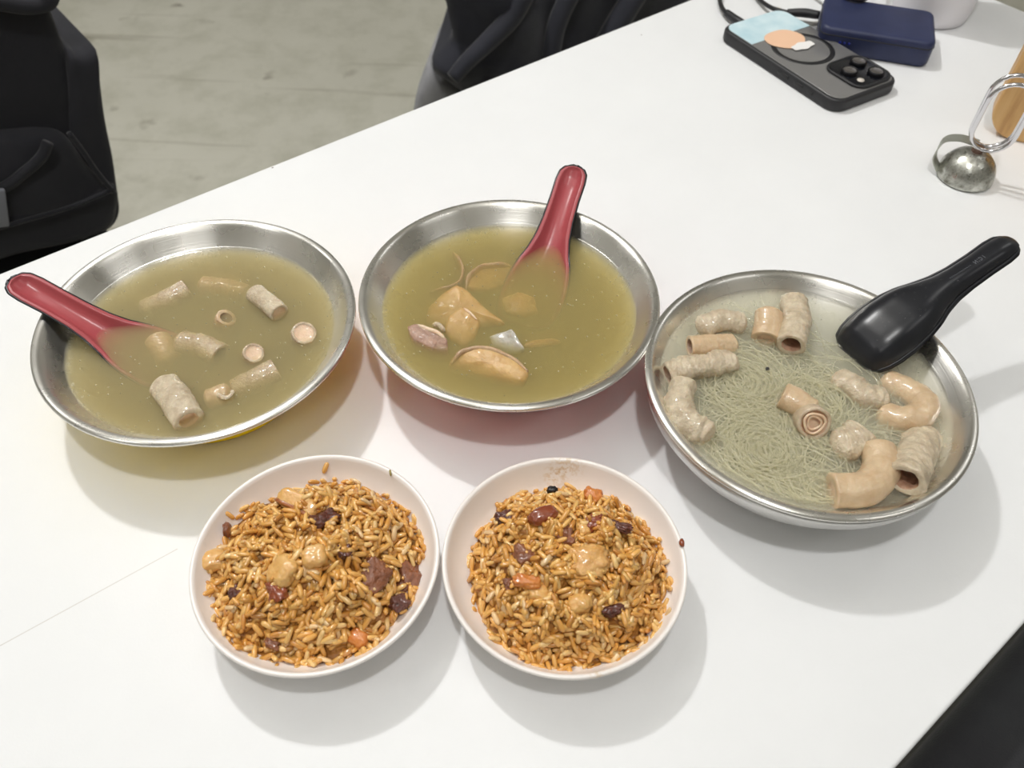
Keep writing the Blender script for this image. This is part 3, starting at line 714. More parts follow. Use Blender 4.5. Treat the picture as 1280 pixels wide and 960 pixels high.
o = slice_piece('small black speck floating on the noodles', 2, [(957, 459, .0018), (961, 458, .0018), (962, 461, .0018), (958, 462, .0018)], 'blackbit', .0008, .0003, .0002, seed=60, name='spice_speck'); o['category'] = 'spice'

# ------------------------------------------------------------------ rice bowls
RC = [(-.08872, .18677), (.02764, .19011)]
rim_prof = [(0, .0075), (.024, .0075), (.034, .0095), (.043, .0140), (.0495, .0200), (.0535, .0262), (.0548, .0290), (.0556, .0304), (.0566, .0310), (.0575, .0306), (.0577, .0297),
            (.0572, .0287), (.0560, .0262), (.0530, .0205), (.0465, .0125), (.037, .0058), (.0335, .0035), (.0325, 0), (.0295, 0), (.0285, .0025), (0, .003)]
for (x, y), lb in zip(RC, ('left white rice bowl, tan streak-free rim, in front of the yellow shadow', 'right white rice bowl with a brown crumb on its right rim')):
    lb2 = 'white melamine bowl holding the left heap of rice' if x < 0 else lb
    tag(revolve('rice_bowl', rim_prof, M['melamine' if x < 0 else 'melamine_stained'], None, 128, (x, y, TT)), lb2, 'bowl', 'white rice bowls')
def bowl_z(r):
    for (r1, z1), (r2, z2) in zip(rim_prof, rim_prof[1:8]):
        if r1 <= r <= r2: return z1 + (z2 - z1) * (r - r1) / (r2 - r1)
    return .031
MOUND = [dict(c=(-.0905, .1865), R=.0515, sx=.99, sy=.94, h=.0320, seed=3.3), dict(c=(.0295, .1888), R=.0500, sx=.98, sy=.96, h=.0330, seed=8.1)]
def mound_z(k, x, y, clump=True):
    m = MOUND[k]; dx, dy = (x - m['c'][0]) / m['sx'], (y - m['c'][1]) / m['sy']
    r = math.hypot(dx, dy); th = math.atan2(dy, dx)
    R = m['R'] * (1 + .07 * noise.noise(Vector((math.cos(th) * 1.6, math.sin(th) * 1.6, m['seed']))) + .05 * noise.noise(Vector((math.cos(th) * 5, math.sin(th) * 5, m['seed'] + 9))))
    f = r / R
    if f >= 1: return None
    z = .011 + m['h'] * (1 - f ** 2.6) ** .9 * .92
    if clump:
        q = Vector((x * 75, y * 75, m['seed']))
        z += .0070 * noise.noise(q) + .0046 * noise.noise(q * 2.1)
    rb = math.hypot(x - RC[k][0], y - RC[k][1])
    return max(z, bowl_z(rb) + .0005)
def rice_point(k, px, py):
    z = .035
    for _ in range(8):
        p = at(px, py, z); q = mound_z(k, p.x, p.y)
        z = .5 * z + .5 * (q if q is not None else bowl_z(math.hypot(p.x - RC[k][0], p.y - RC[k][1])))
    return at(px, py, z)

def grain_template():
    K, rings = 6, [(-1, .0), (-.92, .55), (-.6, .92), (0, 1), (.6, .94), (.92, .58), (1, 0)]
    vs, fs = [], []
    for t, r in rings:
        b = .16 * (1 - t * t)
        if r == 0: vs.append((t, 0, -b * 0)); continue
        vs += [(t, r * math.cos(2 * math.pi * k / K), r * math.sin(2 * math.pi * k / K) + b) for k in range(K)]
    n = len(vs)
    for i in range(K): fs.append((0, 1 + (i + 1) % K, 1 + i))
    for q in range(4):
        for i in range(K):
            a, b = 1 + q * K, 1 + (q + 1) * K
            fs.append((a + i, a + (i + 1) % K, b + (i + 1) % K)); fs.append((a + i, b + (i + 1) % K, b + i))
    for i in range(K): fs.append((1 + 4 * K + i, 1 + 4 * K + (i + 1) % K, n - 1))
    return np.array(vs), np.array(fs)
GV, GF = grain_template()
def grains_mesh(name, G, mat, parent=None, loc=None):
    """G: list of (pos, axis, normal, half length, half width, colour)"""
    n = len(G)
    pos = np.array([g[0] for g in G]); ax = np.array([g[1] for g in G]); nm = np.array([g[2] for g in G])
    sd = np.cross(nm, ax); sd /= np.linalg.norm(sd, axis=1)[:, None]; nm = np.cross(ax, sd)
    hl = np.array([g[3] for g in G])[:, None]; hw = np.array([g[4] for g in G])[:, None]
    V = pos[:, None] + GV[None, :, :1] * (ax * hl)[:, None] + GV[None, :, 1:2] * (sd * hw)[:, None] + GV[None, :, 2:3] * (nm * hw * .85)[:, None]
    if loc is not None: V = V - np.array(loc)
    F = GF[None] + (np.arange(n) * len(GV))[:, None, None]
    V = V.reshape(-1, 3); F = F.reshape(-1, 3)
    me = bpy.data.meshes.new(name); me.vertices.add(len(V)); me.vertices.foreach_set('co', V.ravel().astype(np.float32))
    me.loops.add(F.size); me.polygons.add(len(F)); me.loops.foreach_set('vertex_index', F.ravel().astype(np.int32))
    me.polygons.foreach_set('loop_start', np.arange(0, F.size, 3).astype(np.int32)); me.update(calc_edges=True)
    ca = me.color_attributes.new('tint', 'FLOAT_COLOR', 'POINT')
    colr = np.repeat(np.array([g[5] for g in G]), len(GV), axis=0); ca.data.foreach_set('color', colr.ravel().astype(np.float32))
    o = link(name, me, mat, parent)
    if loc is not None: o.location = loc
    return o
TINTS = [lin(226, 172, 92), lin(220, 162, 80), lin(230, 182, 106), lin(210, 150, 68), lin(232, 192, 126), lin(198, 136, 60), lin(226, 190, 138)]
TW = [5, 5, 4, 3, 2, 2, 1]
def rice(k, label, seed):
    rnd = random.Random(seed); m = MOUND[k]; G = []
    loc = Vector((RC[k][0], RC[k][1], TT))
    while len(G) < 2100:
        a = rnd.uniform(0, 6.2832); r = m['R'] * 1.1 * math.sqrt(rnd.random())
        x, y = m['c'][0] + r * math.cos(a), m['c'][1] + r * math.sin(a)
        z = mound_z(k, x, y)
        if z is None: continue
        e = .0015; zx, zy = mound_z(k, x + e, y), mound_z(k, x, y + e)
        if zx is None or zy is None: n = Vector((math.cos(a), math.sin(a), .5)).normalized()
        else: n = Vector((-(zx - z) / e, -(zy - z) / e, 1)).normalized()
        if n.z < .35: n.z = .35; n.normalize()
        # grains of a clump lie loosely alike
        an = 3.5 * noise.noise(Vector((x * 110, y * 110, m['seed'] * 2))) * math.pi + rnd.gauss(0, .8)
        t = n.orthogonal().normalized(); b = n.cross(t); ax = (t * math.cos(an) + b * math.sin(an) + n * rnd.gauss(0, .35)).normalized()
        d = rnd.uniform(-.0034, .0018)
        p = Vector((x, y, TT + z)) + n * d
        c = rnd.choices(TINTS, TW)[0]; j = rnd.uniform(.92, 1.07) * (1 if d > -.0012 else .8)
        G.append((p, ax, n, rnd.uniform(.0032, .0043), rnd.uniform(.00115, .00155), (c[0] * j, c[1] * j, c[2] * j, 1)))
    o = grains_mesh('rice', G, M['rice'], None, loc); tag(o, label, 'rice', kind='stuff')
    # the packed rice under the top grains
    vs, fs = [], []; A, B = 72, 22
    for i in range(1, B + 1):
        for j in range(A):
            th = 2 * math.pi * j / A; lo, hi = 0, m['R'] * 1.3
            for _ in range(14):
                md = (lo + hi) / 2
                if mound_z(k, m['c'][0] + md * math.cos(th), m['c'][1] + md * math.sin(th), False) is None: hi = md
                else: lo = md
            r = lo * i / B * .96; x, y = m['c'][0] + r * math.cos(th), m['c'][1] + r * math.sin(th)
            z = (mound_z(k, x, y) or .012)
            rb = math.hypot(x - RC[k][0], y - RC[k][1]); bz = bowl_z(rb)
            z = max(z - .0024, bz + .0003)
            if i == B: z = bz + .0002
            vs.append(Vector((x, y, z)) - Vector((loc.x, loc.y, 0)))
    vs.append(Vector((m['c'][0] - loc.x, m['c'][1] - loc.y, mound_z(k, *m['c']) - .0024)))
    for i in range(B - 1):
        for j in range(A): fs.append((i * A + j, i * A + (j + 1) % A, (i + 1) * A + (j + 1) % A, (i + 1) * A + j))
    for j in range(A): fs.append((j, (j + 1) % A, len(vs) - 1))
    b = mesh('packed_rice', vs, fs, M['rice_base'], o); b['kind'] = 'stuff'
rice(0, 'heap of soy-brown glutinous rice in the left white bowl', 101)
rice(1, 'heap of soy-brown glutinous rice in the right white bowl', 102)

# ------------------------------------------------------------------ bits in the rice
def chunk(label, k, px, py, size, mat, rz=0, tilt=(0, 0), wr=.25, seed=0, lift=.0006, name='meat_cube', cat='meat', group=None, skin=None, rnd_=3.4, lump=0.0):
    p = rice_point(k, px, py); off = Vector((seed * 3.1, seed * 1.7, seed))
    bm = bmesh.new(); bmesh.ops.create_icosphere(bm, subdivisions=4, radius=1)
    def shape(co):
        v = Vector((abs(co.x), abs(co.y), abs(co.z))); nrm = (v.x ** rnd_ + v.y ** rnd_ + v.z ** rnd_) ** (1 / rnd_)
        q = co / nrm
        m = 1 + wr * noise.fractal(q * 1.5 + off, .8, 2, 3) + lump * abs(noise.noise(q * 4.2 + off)) + .03 * noise.noise(q * 9 + off)
        return Vector((q.x * size[0] * m, q.y * size[1] * m, q.z * size[2] * m)) * .5
    for v in bm.verts: v.co = shape(v.co.copy())
    me = bpy.data.meshes.new(name); bm.to_mesh(me); bm.free()
    o = link(name, me, M[mat]); o.location = p + Vector((0, 0, lift)); o.rotation_euler = (tilt[0], tilt[1], rz)
    tag(o, label, cat, group or ('bits in the left rice', 'bits in the right rice')[k])
    if skin:
        bm = bmesh.new(); bmesh.ops.create_icosphere(bm, subdivisions=3, radius=1)
        for v in bm.verts:
            c = shape(v.co.copy()); c = Vector((c.x * 1.01, c.y * .30 - size[1] * .40, c.z * 1.02)); v.co = c
        me = bpy.data.meshes.new('skin'); bm.to_mesh(me); bm.free(); s = link('skin', me, M[skin], o); s['label'] = 'brown glazed skin along one side'
    return o
mm = .001
def s3(a, b, c): return (a * mm, b * mm, c * mm)
chunk('thick strip of fat with brown skin lying across the rear of the left rice', 0, 374, 631, s3(21, 9, 7), 'fat', -.42, (.25, .1), .10, 1, .0022, 'pork_strip', skin='skin', rnd_=4)
chunk('dark reddish shred of meat right of the fat strip in the left rice', 0, 407, 652, s3(12, 8, 6), 'darkmeat', .5, (0, .2), .5, 2, .0016)
chunk('pale cream cube in the middle of the left rice', 0, 394, 699, s3(11, 10, 8), 'fat', .3, (.2, 0), .16, 3, .0018, rnd_=3.4)
chunk('broad pale wedge of fat left of the cream cube', 0, 354, 716, s3(13, 13, 8), 'fat', -.5, (.3, -.2), .2, 4, .0012, rnd_=3.4)
chunk('brown sliver of meat tucked under the pale wedge', 0, 347, 739, s3(8, 11, 6), 'redbrown', .5, (0, 0), .3, 5, .0012)
chunk('fat oval morsel at the left edge of the left rice', 0, 269, 704, s3(15, 11, 8), 'fat', .35, (0, .1), .14, 6, .0022, rnd_=2.4)
chunk('dark brown bit low on the left flank of the left rice', 0, 296, 743, s3(7, 7, 6), 'darkmeat', 0, (0, 0), .4, 7, .0010)
chunk('long brown piece of meat on the right flank of the left rice', 0, 467, 720, s3(12, 15, 6), 'brownmeat', -.5, (0, .3), .4, 8, .0014)
chunk('ragged brown shred at the right edge of the left rice', 0, 511, 728, s3(10, 17, 6), 'brownmeat', -.15, (0, .5), .5, 9, .0020)
chunk('nearly black glossy bit at the right edge of the left rice', 0, 500, 756, s3(9, 7, 6), 'darkmeat', .4, (0, .3), .4, 10, .0022)
chunk('small orange cube at the near edge of the left rice', 0, 449, 800, s3(9, 7.5, 7), 'orange', -.4, (.1, 0), .14, 11, .0018, rnd_=3.4)
chunk('brown fleck near the front of the left rice', 0, 342, 806, s3(7, 4, 4), 'brownmeat', -.4, (0, 0), .4, 12, .0012)
chunk('small dark bit deep between the grains right of the cream cube', 0, 432, 690, s3(6, 6, 5), 'darkmeat', .4, (0, 0), .4, 13, .0004)
chunk('brown crumb poking up at the left rear of the left rice', 0, 285, 664, s3(3.4, 6, 6), 'brownmeat', .2, (0, 0), .3, 14, .0016, 'crumb', 'food')
chunk('kidney shaped glossy brown piece of skin at the rear of the right rice', 1, 679, 648, s3(15, 8.5, 7), 'redbrown', .45, (.1, 0), .12, 21, .0028, rnd_=2.4)
chunk('dark brown bit left of the glossy brown skin in the right rice', 1, 632, 649, s3(9, 6, 5), 'darkmeat', .3, (0, 0), .4, 22, .0012)
chunk('little black bit at the rear edge of the right rice', 1, 690, 616, s3(5, 3.6, 4), 'blackbit', 0, (0, 0), .2, 23, .0022, 'spice_bit', 'spice')
chunk('dark red curled flake at the right rear of the right rice', 1, 769, 660, s3(13, 4, 4), 'darkmeat', -.2, (0, 0), .5, 24, .0018)
chunk('reddish brown bit left of the dark red flake', 1, 744, 654, s3(9, 7, 5), 'redbrown', .4, (0, 0), .4, 25, .0010)
chunk('dark brown morsel in the hollow below the glossy brown skin', 1, 706, 670, s3(8, 12, 6), 'brownmeat', .2, (0, 0), .4, 26, .0004)
chunk('brown cube at the left of the right rice', 1, 655, 696, s3(9, 10, 7), 'brownmeat', .4, (0, 0), .3, 27, .0012)
chunk('orange brown sliver left of the small cream cube in the right rice', 1, 659, 729, s3(12, 6, 5), 'orange', -.15, (0, 0), .2, 28, .0014)
chunk('brown bit at the left end of the orange sliver', 1, 638, 733, s3(6, 6, 5), 'brownmeat', .2, (0, 0), .4, 29, .0008)
chunk('small cream cube in the near half of the right rice', 1, 673, 745, s3(9, 8, 7), 'fat', -.3, (0, 0), .18, 30, .0020, rnd_=3)
chunk('rounded cream morsel right of the small cream cube', 1, 724, 757, s3(11, 9, 8), 'fat', .2, (0, 0), .16, 31, .0020, rnd_=2.6)
chunk('lumpy tan nugget, the biggest piece in the right rice', 1, 735, 702, s3(16, 14, 8), 'rice_lump', .3, (.1, 0), .22, 32, .0004, 'nugget', lump=.45)
chunk('dark bit at the right front of the right rice', 1, 766, 765, s3(9, 5, 5), 'darkmeat', .2, (0, 0), .4, 33, .0010)
chunk('pale bit behind the lumpy nugget', 1, 729, 664, s3(6, 7, 5), 'fat', .2, (0, 0), .2, 34, .0016)
chunk('tan bit at the right rear edge of the right rice', 1, 741, 621, s3(9, 7, 5), 'orange', -.3, (0, 0), .3, 35, .0014)
# strays on the bowl walls
def stray(label, k, px, py, rz, col, size=1.0):
    r = .05; p = None
    z = .025
    for _ in range(10):
        p = at(px, py, z); z = .5 * z + .5 * (bowl_z(math.hypot(p.x - RC[k][0], p.y - RC[k][1])) + .0009)
    p = at(px, py, z); d = Vector((RC[k][0] - p.x, RC[k][1] - p.y, 0)).normalized(); n = (d * .6 + Vector((0, 0, .8))).normalized()
    ax = Vector((math.cos(rz), math.sin(rz), 0)); ax = (ax - n * ax.dot(n)).normalized()
    o = grains_mesh('rice_grain', [(p, ax, n, .0034 * size, .0013 * size, col)], M['rice'], None, p); tag(o, label, 'rice grain', 'stray grains on the bowl wall')
stray('lone rice grain standing on the rear wall of the left rice bowl', 0, 407, 584, 1.35, TINTS[0])
stray('short rice grain stuck to the left rear wall of the left rice bowl', 0, 287, 644, -.4, TINTS[1], .9)
stray('tiny greenish fleck on the right rear rim of the left rice bowl', 0, 488, 591, 1.6, lin(150, 136, 72), .5)
o = None
rp = at(852, 680, .031)
bm = bmesh.new(); bmesh.ops.create_icosphere(bm, subdivisions=2, radius=.0016)
for v in bm.verts: v.co = Vector((v.co.x * .9, v.co.y * 1.3, v.co.z)) * (1 + .3 * noise.noise(v.co * 900))
me = bpy.data.meshes.new('crumb'); bm.to_mesh(me); bm.free(); o = link('crumb', me, M['redbrown']); o.location = rp + Vector((0, 0, .0010))
tag(o, 'brown crumb sitting on the right rim of the right rice bowl', 'food')

# ------------------------------------------------------------------ phone
ph = tag(empty('mobile_phone', (.2535, .7125, TT), math.radians(-57)), 'black phone in a smoky clear case lying face down, pale blue card inside', 'phone')
PL, PW, PH = .150, .078, .0112
rbox('case', (PL, PW, PH), M['rubber'], ph, .0026, 4, vbevel=.0135)
rbox('back_panel', (PL - .006, PW - .006, .0010), M['phoneback'], ph, .0004, 2, (0, 0, PH - .0003), vbevel=.011)
PZ = PH + .0007
def flat(name, pts, z, th, mat, parent):
    n = len(pts); vs = [Vector((x, y, z)) for x, y in pts] + [Vector((x, y, z + th)) for x, y in pts]
    fs = [tuple(range(n)), tuple(range(n, 2 * n))] + [(i, (i + 1) % n, n + (i + 1) % n, n + i) for i in range(n)]
    return mesh(name, vs, fs, mat, parent, smooth=False)
def rr(x0, x1, y0, y1, r, corners=(1, 1, 1, 1), n=6):
    out = []
    for (cx, cy, a0), on in zip(((x1 - r, y1 - r, 0), (x0 + r, y1 - r, 90), (x0 + r, y0 + r, 180), (x1 - r, y0 + r, 270)), corners):
        if on: out += [(cx + r * math.cos(math.radians(a0 + 90 * k / n)), cy + r * math.sin(math.radians(a0 + 90 * k / n))) for k in range(n + 1)]
        else: out.append((cx + r * (1 if a0 in (0, 270) else -1), cy + r * (1 if a0 in (0, 90) else -1)))
    return out
# +x is the camera end (near the viewer), -x the cable end; +y the side away from the viewer's left
flat('blue_card', rr(-.0718, -.034, -.0358, .0358, .0105, (0, 1, 1, 0)), PZ, .0003, M['cardblue'], ph)
rg = revolve('magnet_ring', [(.0238, 0), (.0240, .0005), (.0282, .0005), (.0284, 0)], M['cable'], ph, 64, (-.006, 0, PZ - .0001))
blob = [(-.026 + .0165 * math.cos(a) * (1 + .06 * math.cos(3 * a)), -.003 + .0190 * math.sin(a) * (1 + .05 * math.sin(2 * a))) for a in [2 * math.pi * k / 32 for k in range(32)]]
flat('peach_sticker', blob, PZ + .0006, .0003, M['peach'], ph)
sc_ = [(-.0085 + .0055 * math.cos(a) * (1 + .12 * math.cos(6 * a)), .002 + .0125 * math.sin(a) * (1 + .06 * math.cos(6 * a))) for a in [2 * math.pi * k / 40 for k in range(40)]]
flat('white_sticker', sc_, PZ + .0010, .0003, M['whiteprint'], ph)
cm = rbox('camera_plate', (.041, .041, .0022), M['camblack'], ph, .0009, 3, (.0485, .0125, PZ - .0002), vbevel=.010)
fr_ = wire('camera_frame', [Vector((x + .0485, y + .0125, PZ + .0012)) for x, y in rr(-.0215, .0215, -.0215, .0215, .0110, n=8)], .0013, M['rubber'], ph, 8, True)
for lx, ly in ((-.0095, .0090), (-.0020, -.0100), (.0105, .0095)):
    l = revolve('lens', [(.0072, 0), (.0072, .0024), (.0066, .0030), (.0058, .0030), (.0055, .0026)], M['lensring'], ph, 40, (.0485 + lx, .0125 + ly, PZ + .0020))
    revolve('lens_glass', [(.0056, .0026), (.004, .0029), (0, .0031)], M['lens'], l, 32)
revolve('flash', [(.0032, 0), (.0030, .0006), (0, .0008)], M['flash'], ph, 24, (.0485 + .0120, .0125 - .0105, PZ + .0019))
for bx, bl in ((.012, .013), (.031, .010), (.045, .006)):
    rbox('side_button', (bl, .0012, .0030), M['blackmetal'], ph, .0004, 2, (bx, -PW / 2 - .0001, PH * .42))

# ------------------------------------------------------------------ power bank, cables, cup
pbx = math.radians(-15)
pd = Vector((math.cos(pbx), math.sin(pbx), 0)); pn = Vector((-math.sin(pbx), math.cos(pbx), 0))
pc = Vector((.268, .735, TT)) + pd * .049 + pn * .034
pb = tag(empty('power_bank', pc, pbx), 'navy blue power bank behind the phone with a cable plugged in', 'power bank')
rbox('body', (.100, .066, .024), M['navy'], pb, .004, 4, vbevel=.009)
for k in range(3): revolve('indicator_light', [(.0012, 0), (.001, .0004), (0, .0005)], M['blueled'], pb, 12, (-.030 + k * .004, -.0331, .012)).rotation_euler = (math.pi / 2, 0, 0)
wire('seam', [Vector((x, y, .0175)) for x, y in rr(-.0502, .0502, -.0332, .0332, .009)], .0004, M['rubber'], pb, 6, True)

def cable(label, pts, r, mat, plug=None, n=40):
    P = catmull(pts, n); e = tag(empty('cable', P[0]), label, 'cable', 'charging cables')
    wire('cord', [p - P[0] for p in P], r, M[mat], e, 10)
    if plug:
        Q = catmull(plug, 12); wire('plug', [q - P[0] for q in Q], lambda t: .0042 - .0012 * abs(t - .4), M['rubber'], e, 12)
    return e
cable('black charging cable plugged into the end of the phone', [at(918, 24, .006), at(904, 12, .006), at(900, -4, .005), at(912, -24, .004), at(935, -50, .003)], .0021, 'cable', [at(930, 31, .006), at(920, 25, .006), at(908, 16, .006)])
cable('black cable plugged into the left side of the power bank', [at(985, 16, .010), at(965, 10, .008), at(950, 0, .005), at(940, -14, .003), at(930, -40, .003)], .0021, 'cable', [at(1024, 19, .013), at(1004, 16, .012), at(984, 16, .010)])
cable('black cable looping over the rear of the power bank', [at(1010, -12, .004), at(1034, -4, .012), at(1058, -3, .0262), at(1078, 0, .0264), at(1092, -10, .0262), at(1104, -30, .020), at(1110, -60, .004)], .0020, 'cable')
cable('thin cream cable lying on the table behind the phone', [at(972, 10, .002), at(992, 24, .002), at(1014, 29, .002), at(1030, 26, .002)], .0016, 'whitecable')
cpos = at(1160, 17, 0)
cup = tag(empty('cup', cpos), 'white plastic cup cut off by the top of the frame', 'cup')
revolve('cup_body', [(0, .002), (.030, .002), (.0315, 0), (.0345, .0015), (.0365, .008), (.0400, .050), (.0425, .095), (.0432, .096), (.0430, .098), (.0415, .097), (.0385, .05), (.034, .006), (0, .004)], M['cup'], cup, 72)
wire('rim', [Vector((.0428 * math.cos(a), .0428 * math.sin(a), .0975)) for a in [2 * math.pi * k / 64 for k in range(64)]], .0012, M['cup'], cup, 8, True)

# ------------------------------------------------------------------ clip stand and wooden board
dp = at(1207, 216, .004); dp.z = TT
st = tag(empty('clip_stand', dp), 'pitted metal dome with an upright chrome wire clip at the right edge', 'stand')
DR = .0210
revolve('dome', [(0, 0), (DR - .002, 0), (DR, .0012), (DR, .003)] + [(DR * math.cos(a) + 0, .003 + .021 * math.sin(a)) for a in [math.pi / 2 * k / 12 for k in range(1, 13)]], M['galv'], st, 64)
revolve('rivet', [(.0042, .0225), (.0042, .027), (.003, .0282), (0, .0285)], M['rust'], st, 24)
def stadium(w_, h, n=12):
    out = []
    for k in range(n + 1): a = math.pi * k / n; out.append((w_ / 2 * math.cos(a), h - w_ / 2 + w_ / 2 * math.sin(a)))
    for k in range(n + 1): a = math.pi + math.pi * k / n; out.append((w_ / 2 * math.cos(a), w_ / 2 + w_ / 2 * math.sin(a)))
    return out
cdv = Vector((.97, -.24, 0)); ndv = Vector((.24, .97, 0))
for off, hh in ((-.0026, .0535), (.0034, .0575)):
    loop = [cdv * (x + .0045) + ndv * off + Vector((0, 0, .0265 + z)) for x, z in stadium(.030, hh)]
    wire('wire_loop', loop,  .0016, M['chrome'], st, 10, True)
# flat metal strip bent behind the dome
sp = catmull([Vector((-.0200, .002, .004)), Vector((-.0245, .008, .012)), Vector((-.0200, .014, .0225)), Vector((-.010, .013, .0260)), Vector((.002, .006, .0262))], 24)
vs, fs = [], []
for k, p in enumerate(sp):
    t = (sp[min(k + 1, 23)] - sp[max(k - 1, 0)]).normalized(); s = Vector((.5, .85, .1)); s = (s - t * s.dot(t)).normalized(); u = t.cross(s)
    for a, b in ((-1, -1), (1, -1), (1, 1), (-1, 1)): vs.append(p + s * .0042 * a + u * .0005 * b)
for k in range(23):
    for j in range(4): fs.append((k * 4 + j, k * 4 + (j + 1) % 4, (k + 1) * 4 + (j + 1) % 4, (k + 1) * 4 + j))
fs += [(0, 1, 2, 3), (92, 93, 94, 95)]
mesh('bent_strip', vs, fs, M['strapmetal'], st, smooth=False)

wp = at(1262, 172, 0)
bd = tag(empty('wooden_board', wp, math.radians(-22)), 'upright bamboo board with a rounded corner behind the wire clip', 'board')
pts = rr(-.022, .110, 0, .125, .024, (1, 1, 1, 1), 10)
vs = [Vector((x, d, z)) for d in (-.004, .012) for x, z in pts]; n = len(pts)
fs = [tuple(range(n)), tuple(range(n, 2 * n))] + [(i, (i + 1) % n, n + (i + 1) % n, n + i) for i in range(n)]
o = mesh('panel', vs, fs, M['wood'], bd, smooth=False)
bv = o.modifiers.new('bevel', 'BEVEL'); bv.width = .002; bv.segments = 3; bv.limit_method = 'ANGLE'

# ------------------------------------------------------------------ seats, backpack, jacket
def stool(label, u0, u1, n0, n1, h, rot=A40, cushion='seat'):
    c = UN((u0 + u1) / 2, (n0 + n1) / 2, 0); s = tag(empty('stool', c, rot), label, 'stool', 'black stools round the table')
    w_, d_ = u1 - u0, n1 - n0
    rbox('seat_cushion', (w_, d_, .06), M[cushion], s, .014, 4, (0, 0, h - .06), vbevel=.03)
    rbox('seat_frame', (w_ - .04, d_ - .04, .02), M['blackmetal'], s, .003, 2, (0, 0, h - .08))
    for a in (-1, 1):
        for b in (-1, 1): rbox('leg', (.025, .025, h - .08), M['blackmetal'], s, .003, 2, (a * (w_ / 2 - .05), b * (d_ / 2 - .05), 0))
    return s
NP = .93
pA = atn(138, 288, NP)
zb = pA.z
stool('black stool under the backpack at the upper left', pA.dot(EU) - .46, pA.dot(EU) + .0, NP - .06, NP + .34, zb - .004)
def front_solid(name, outline_px, n0, depth, mat, parent, org, inflate=.012, wr=.004, seed=0, folds=0, lean=0.0):
    """upright padded shape: outline on the plane n0, given real thickness behind it"""
    P2 = [atn(px, py, n0) for px, py in outline_px]
    P = catmull(P2, 72, True); cen = sum(P, Vector()) / len(P); n = len(P); R = 12; vs, fs = [], []
    off = Vector((seed * 1.7, seed * 3.3, seed))
    def row(f, dn):
        q = len(vs)
        for p in P:
            v = cen + (p - cen) * f
            v = v + (EN + EU * lean) * dn
            if dn < depth * .5:
                v -= EN * inflate * (1 - f ** 4)
                if folds: v -= EN * folds * abs(noise.noise(Vector((v.dot(EU) * 9 + v.z * 5, v.z * 3, seed)))) * (1 - f ** 6)
            v += Vector(noise.noise_vector(v * 14 + off)) * wr
            vs.append(v)
        return q
    rows = [row(k / R, 0) for k in range(1, R)] + [row(.985, .004), row(1.0, .016), row(1.0, depth - .016), row(.97, depth), row(.5, depth)]
    for a, b in zip(rows, rows[1:]):
        for k in range(n): fs.append((a + k, a + (k + 1) % n, b + (k + 1) % n, b + k))
    fs.append(tuple(range(n))); fs.append(tuple(range(rows[-1], rows[-1] + n)))
    return mesh(name, [v - org for v in vs], fs, mat, parent)
bo = Vector((pA.x, pA.y, zb)) - EU * .15
bag = tag(empty('backpack', bo), 'black backpack with side and front pockets on the stool at the upper left', 'backpack')
front_solid('body', [(-190, -90), (-60, -70), (40, -30), (66, 14), (80, 48), (89, 68), (97, 74), (104, 110), (128, 200), (143, 258), (138, 284), (110, 298), (40, 316), (-60, 344), (-190, 372)], NP, .15, M['black_fab'], bag, bo, .01, .004, 1)
front_solid('side_pocket', [(84, 70), (96, 68), (108, 65), (116, 60), (119, 60), (121, 66), (122, 80), (124, 104), (138, 180), (149, 250), (149, 272), (138, 288), (118, 296), (96, 300), (92, 220), (86, 140)], NP - .012, .13, M['pocket_fab'], bag, bo, .006, .003, 2)
front_solid('front_pocket', [(-150, 190), (-60, 178), (10, 172), (52, 166), (84, 172), (112, 208), (134, 236), (138, 262), (80, 272), (0, 296), (-90, 320), (-150, 334)], NP - .024, .035, M['pocket_fab'], bag, bo, .012, .005, 3)
front_solid('bottom_panel', [(-150, 300), (-60, 278), (30, 262), (100, 248), (146, 236), (149, 268), (138, 286), (110, 297), (40, 315), (-60, 342), (-150, 366)], NP - .032, .05, M['black_fab'], bag, bo, .006, .003, 4)
wire('seam', [p - bo for p in catmull([atn(px, py, NP - .046) for px, py in ((-120, 318), (-40, 296), (30, 276), (90, 258), (143, 236))], 30)], .0025, M['black_fab'], bag, 6)
wire('seam', [p - bo for p in catmull([atn(px, py, NP - .046) for px, py in ((86, 166), (104, 190), (122, 216), (142, 240))], 20)], .003, M['black_fab'], bag, 6)
wire('strap', [p - bo for p in catmull([atn(px, py, NP - .040) for px, py in ((-60, 250), (0, 236), (30, 216), (52, 196), (60, 178))], 24)], .006, M['black_fab'], bag, 8)
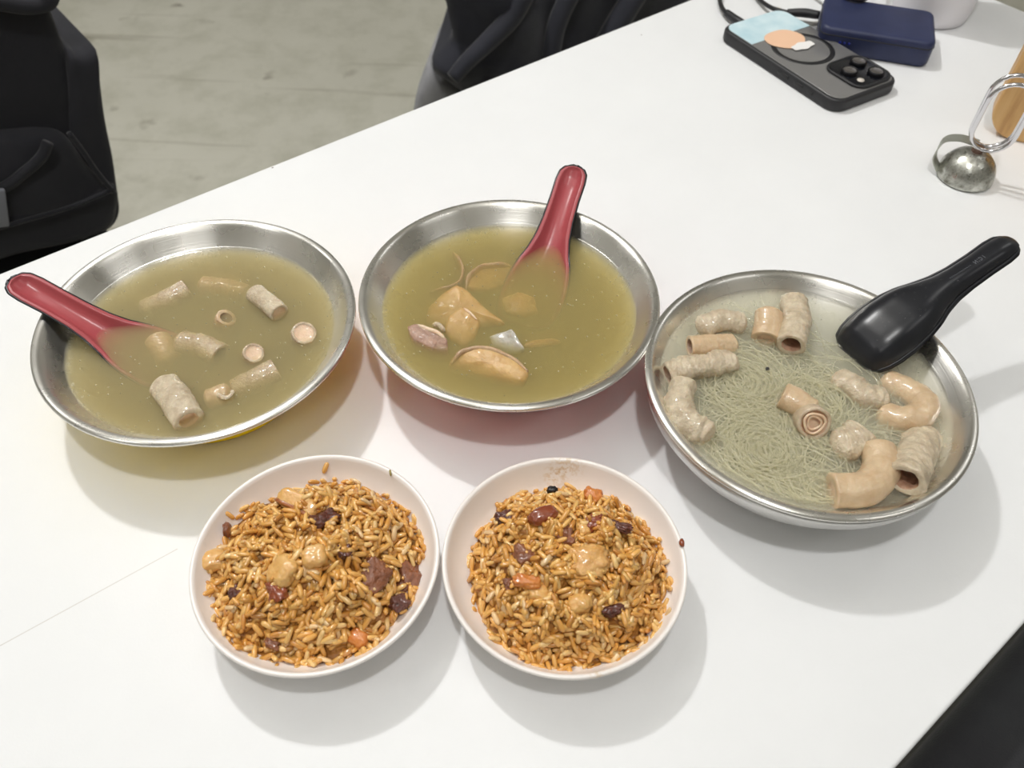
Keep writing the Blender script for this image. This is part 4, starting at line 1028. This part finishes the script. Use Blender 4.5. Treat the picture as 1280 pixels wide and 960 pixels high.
wire('top_handle', [p - bo for p in catmull([atn(px, py, NP - .02) for px, py in ((-40, -4), (4, 4), (36, 8), (58, 4), (64, -8), (50, -24))], 24)], .008, M['black_fab'], bag, 8)
rb_ = rbox('buckle', (.03, .008, .045), M['buckle'], bag, .002, 2); rb_.location = atn(-8, 284, NP - .045) - bo; rb_.rotation_euler = (0, .3, A40)

jp = atn(520, 138, NP); zj = jp.z
stool('black stool under the dark jacket behind the table', jp.dot(EU) + .36, jp.dot(EU) + .80, NP + .02, NP + .40, zj - .19)
jo = UN(jp.dot(EU) + .2, NP + .1, zj - .19)
jk = tag(empty('jacket', jo), 'dark charcoal jacket heaped on a stool behind the table, grey lining showing', 'jacket')
front_solid('jacket_cloth', [(553, -60), (557, 10), (561, 48), (548, 66), (534, 82), (538, 94), (556, 104), (575, 116), (590, 132), (610, 170), (640, 190), (760, 140), (880, 80), (960, -10), (960, -120), (760, -140)], NP - .02, .26, M['jacket'], jk, jo, .03, .008, 5, .07, 1.0)
g = front_solid('lining', [(534, 84), (545, 92), (562, 104), (578, 117), (600, 150), (600, 190), (540, 210), (502, 200), (514, 148), (520, 118)], NP + .005, .10, M['greycloth'], jk, jo, .012, .004, 6, .03, 1.0); g['label'] = 'grey lining hanging out at the lower left'
wire('sleeve_fold', [p - jo for p in catmull([atn(px, py, NP - .075) for px, py in ((660, -20), (640, 20), (612, 50), (585, 76), (566, 98))], 24)], lambda t: .016 - .006 * t, M['jacket'], jk, 10)
wire('sleeve_fold', [p - jo for p in catmull([atn(px, py, NP - .075) for px, py in ((730, -40), (700, 20), (690, 60), (684, 110))], 24)], .014, M['jacket'], jk, 10)
wire('sleeve_fold', [p - jo for p in catmull([atn(px, py, NP - .080) for px, py in ((830, -60), (790, 0), (760, 50), (742, 90))], 24)], .018, M['jacket'], jk, 10)

q = [at(*p, -.27) for p in ((1080, 1000), (1400, 700), (1400, 1000))]
us = [v.dot(EU) for v in q]; 
stool('black cloth-covered stool at the near right corner of the table', -.30, .80, -.62, -.034, TT - .05)
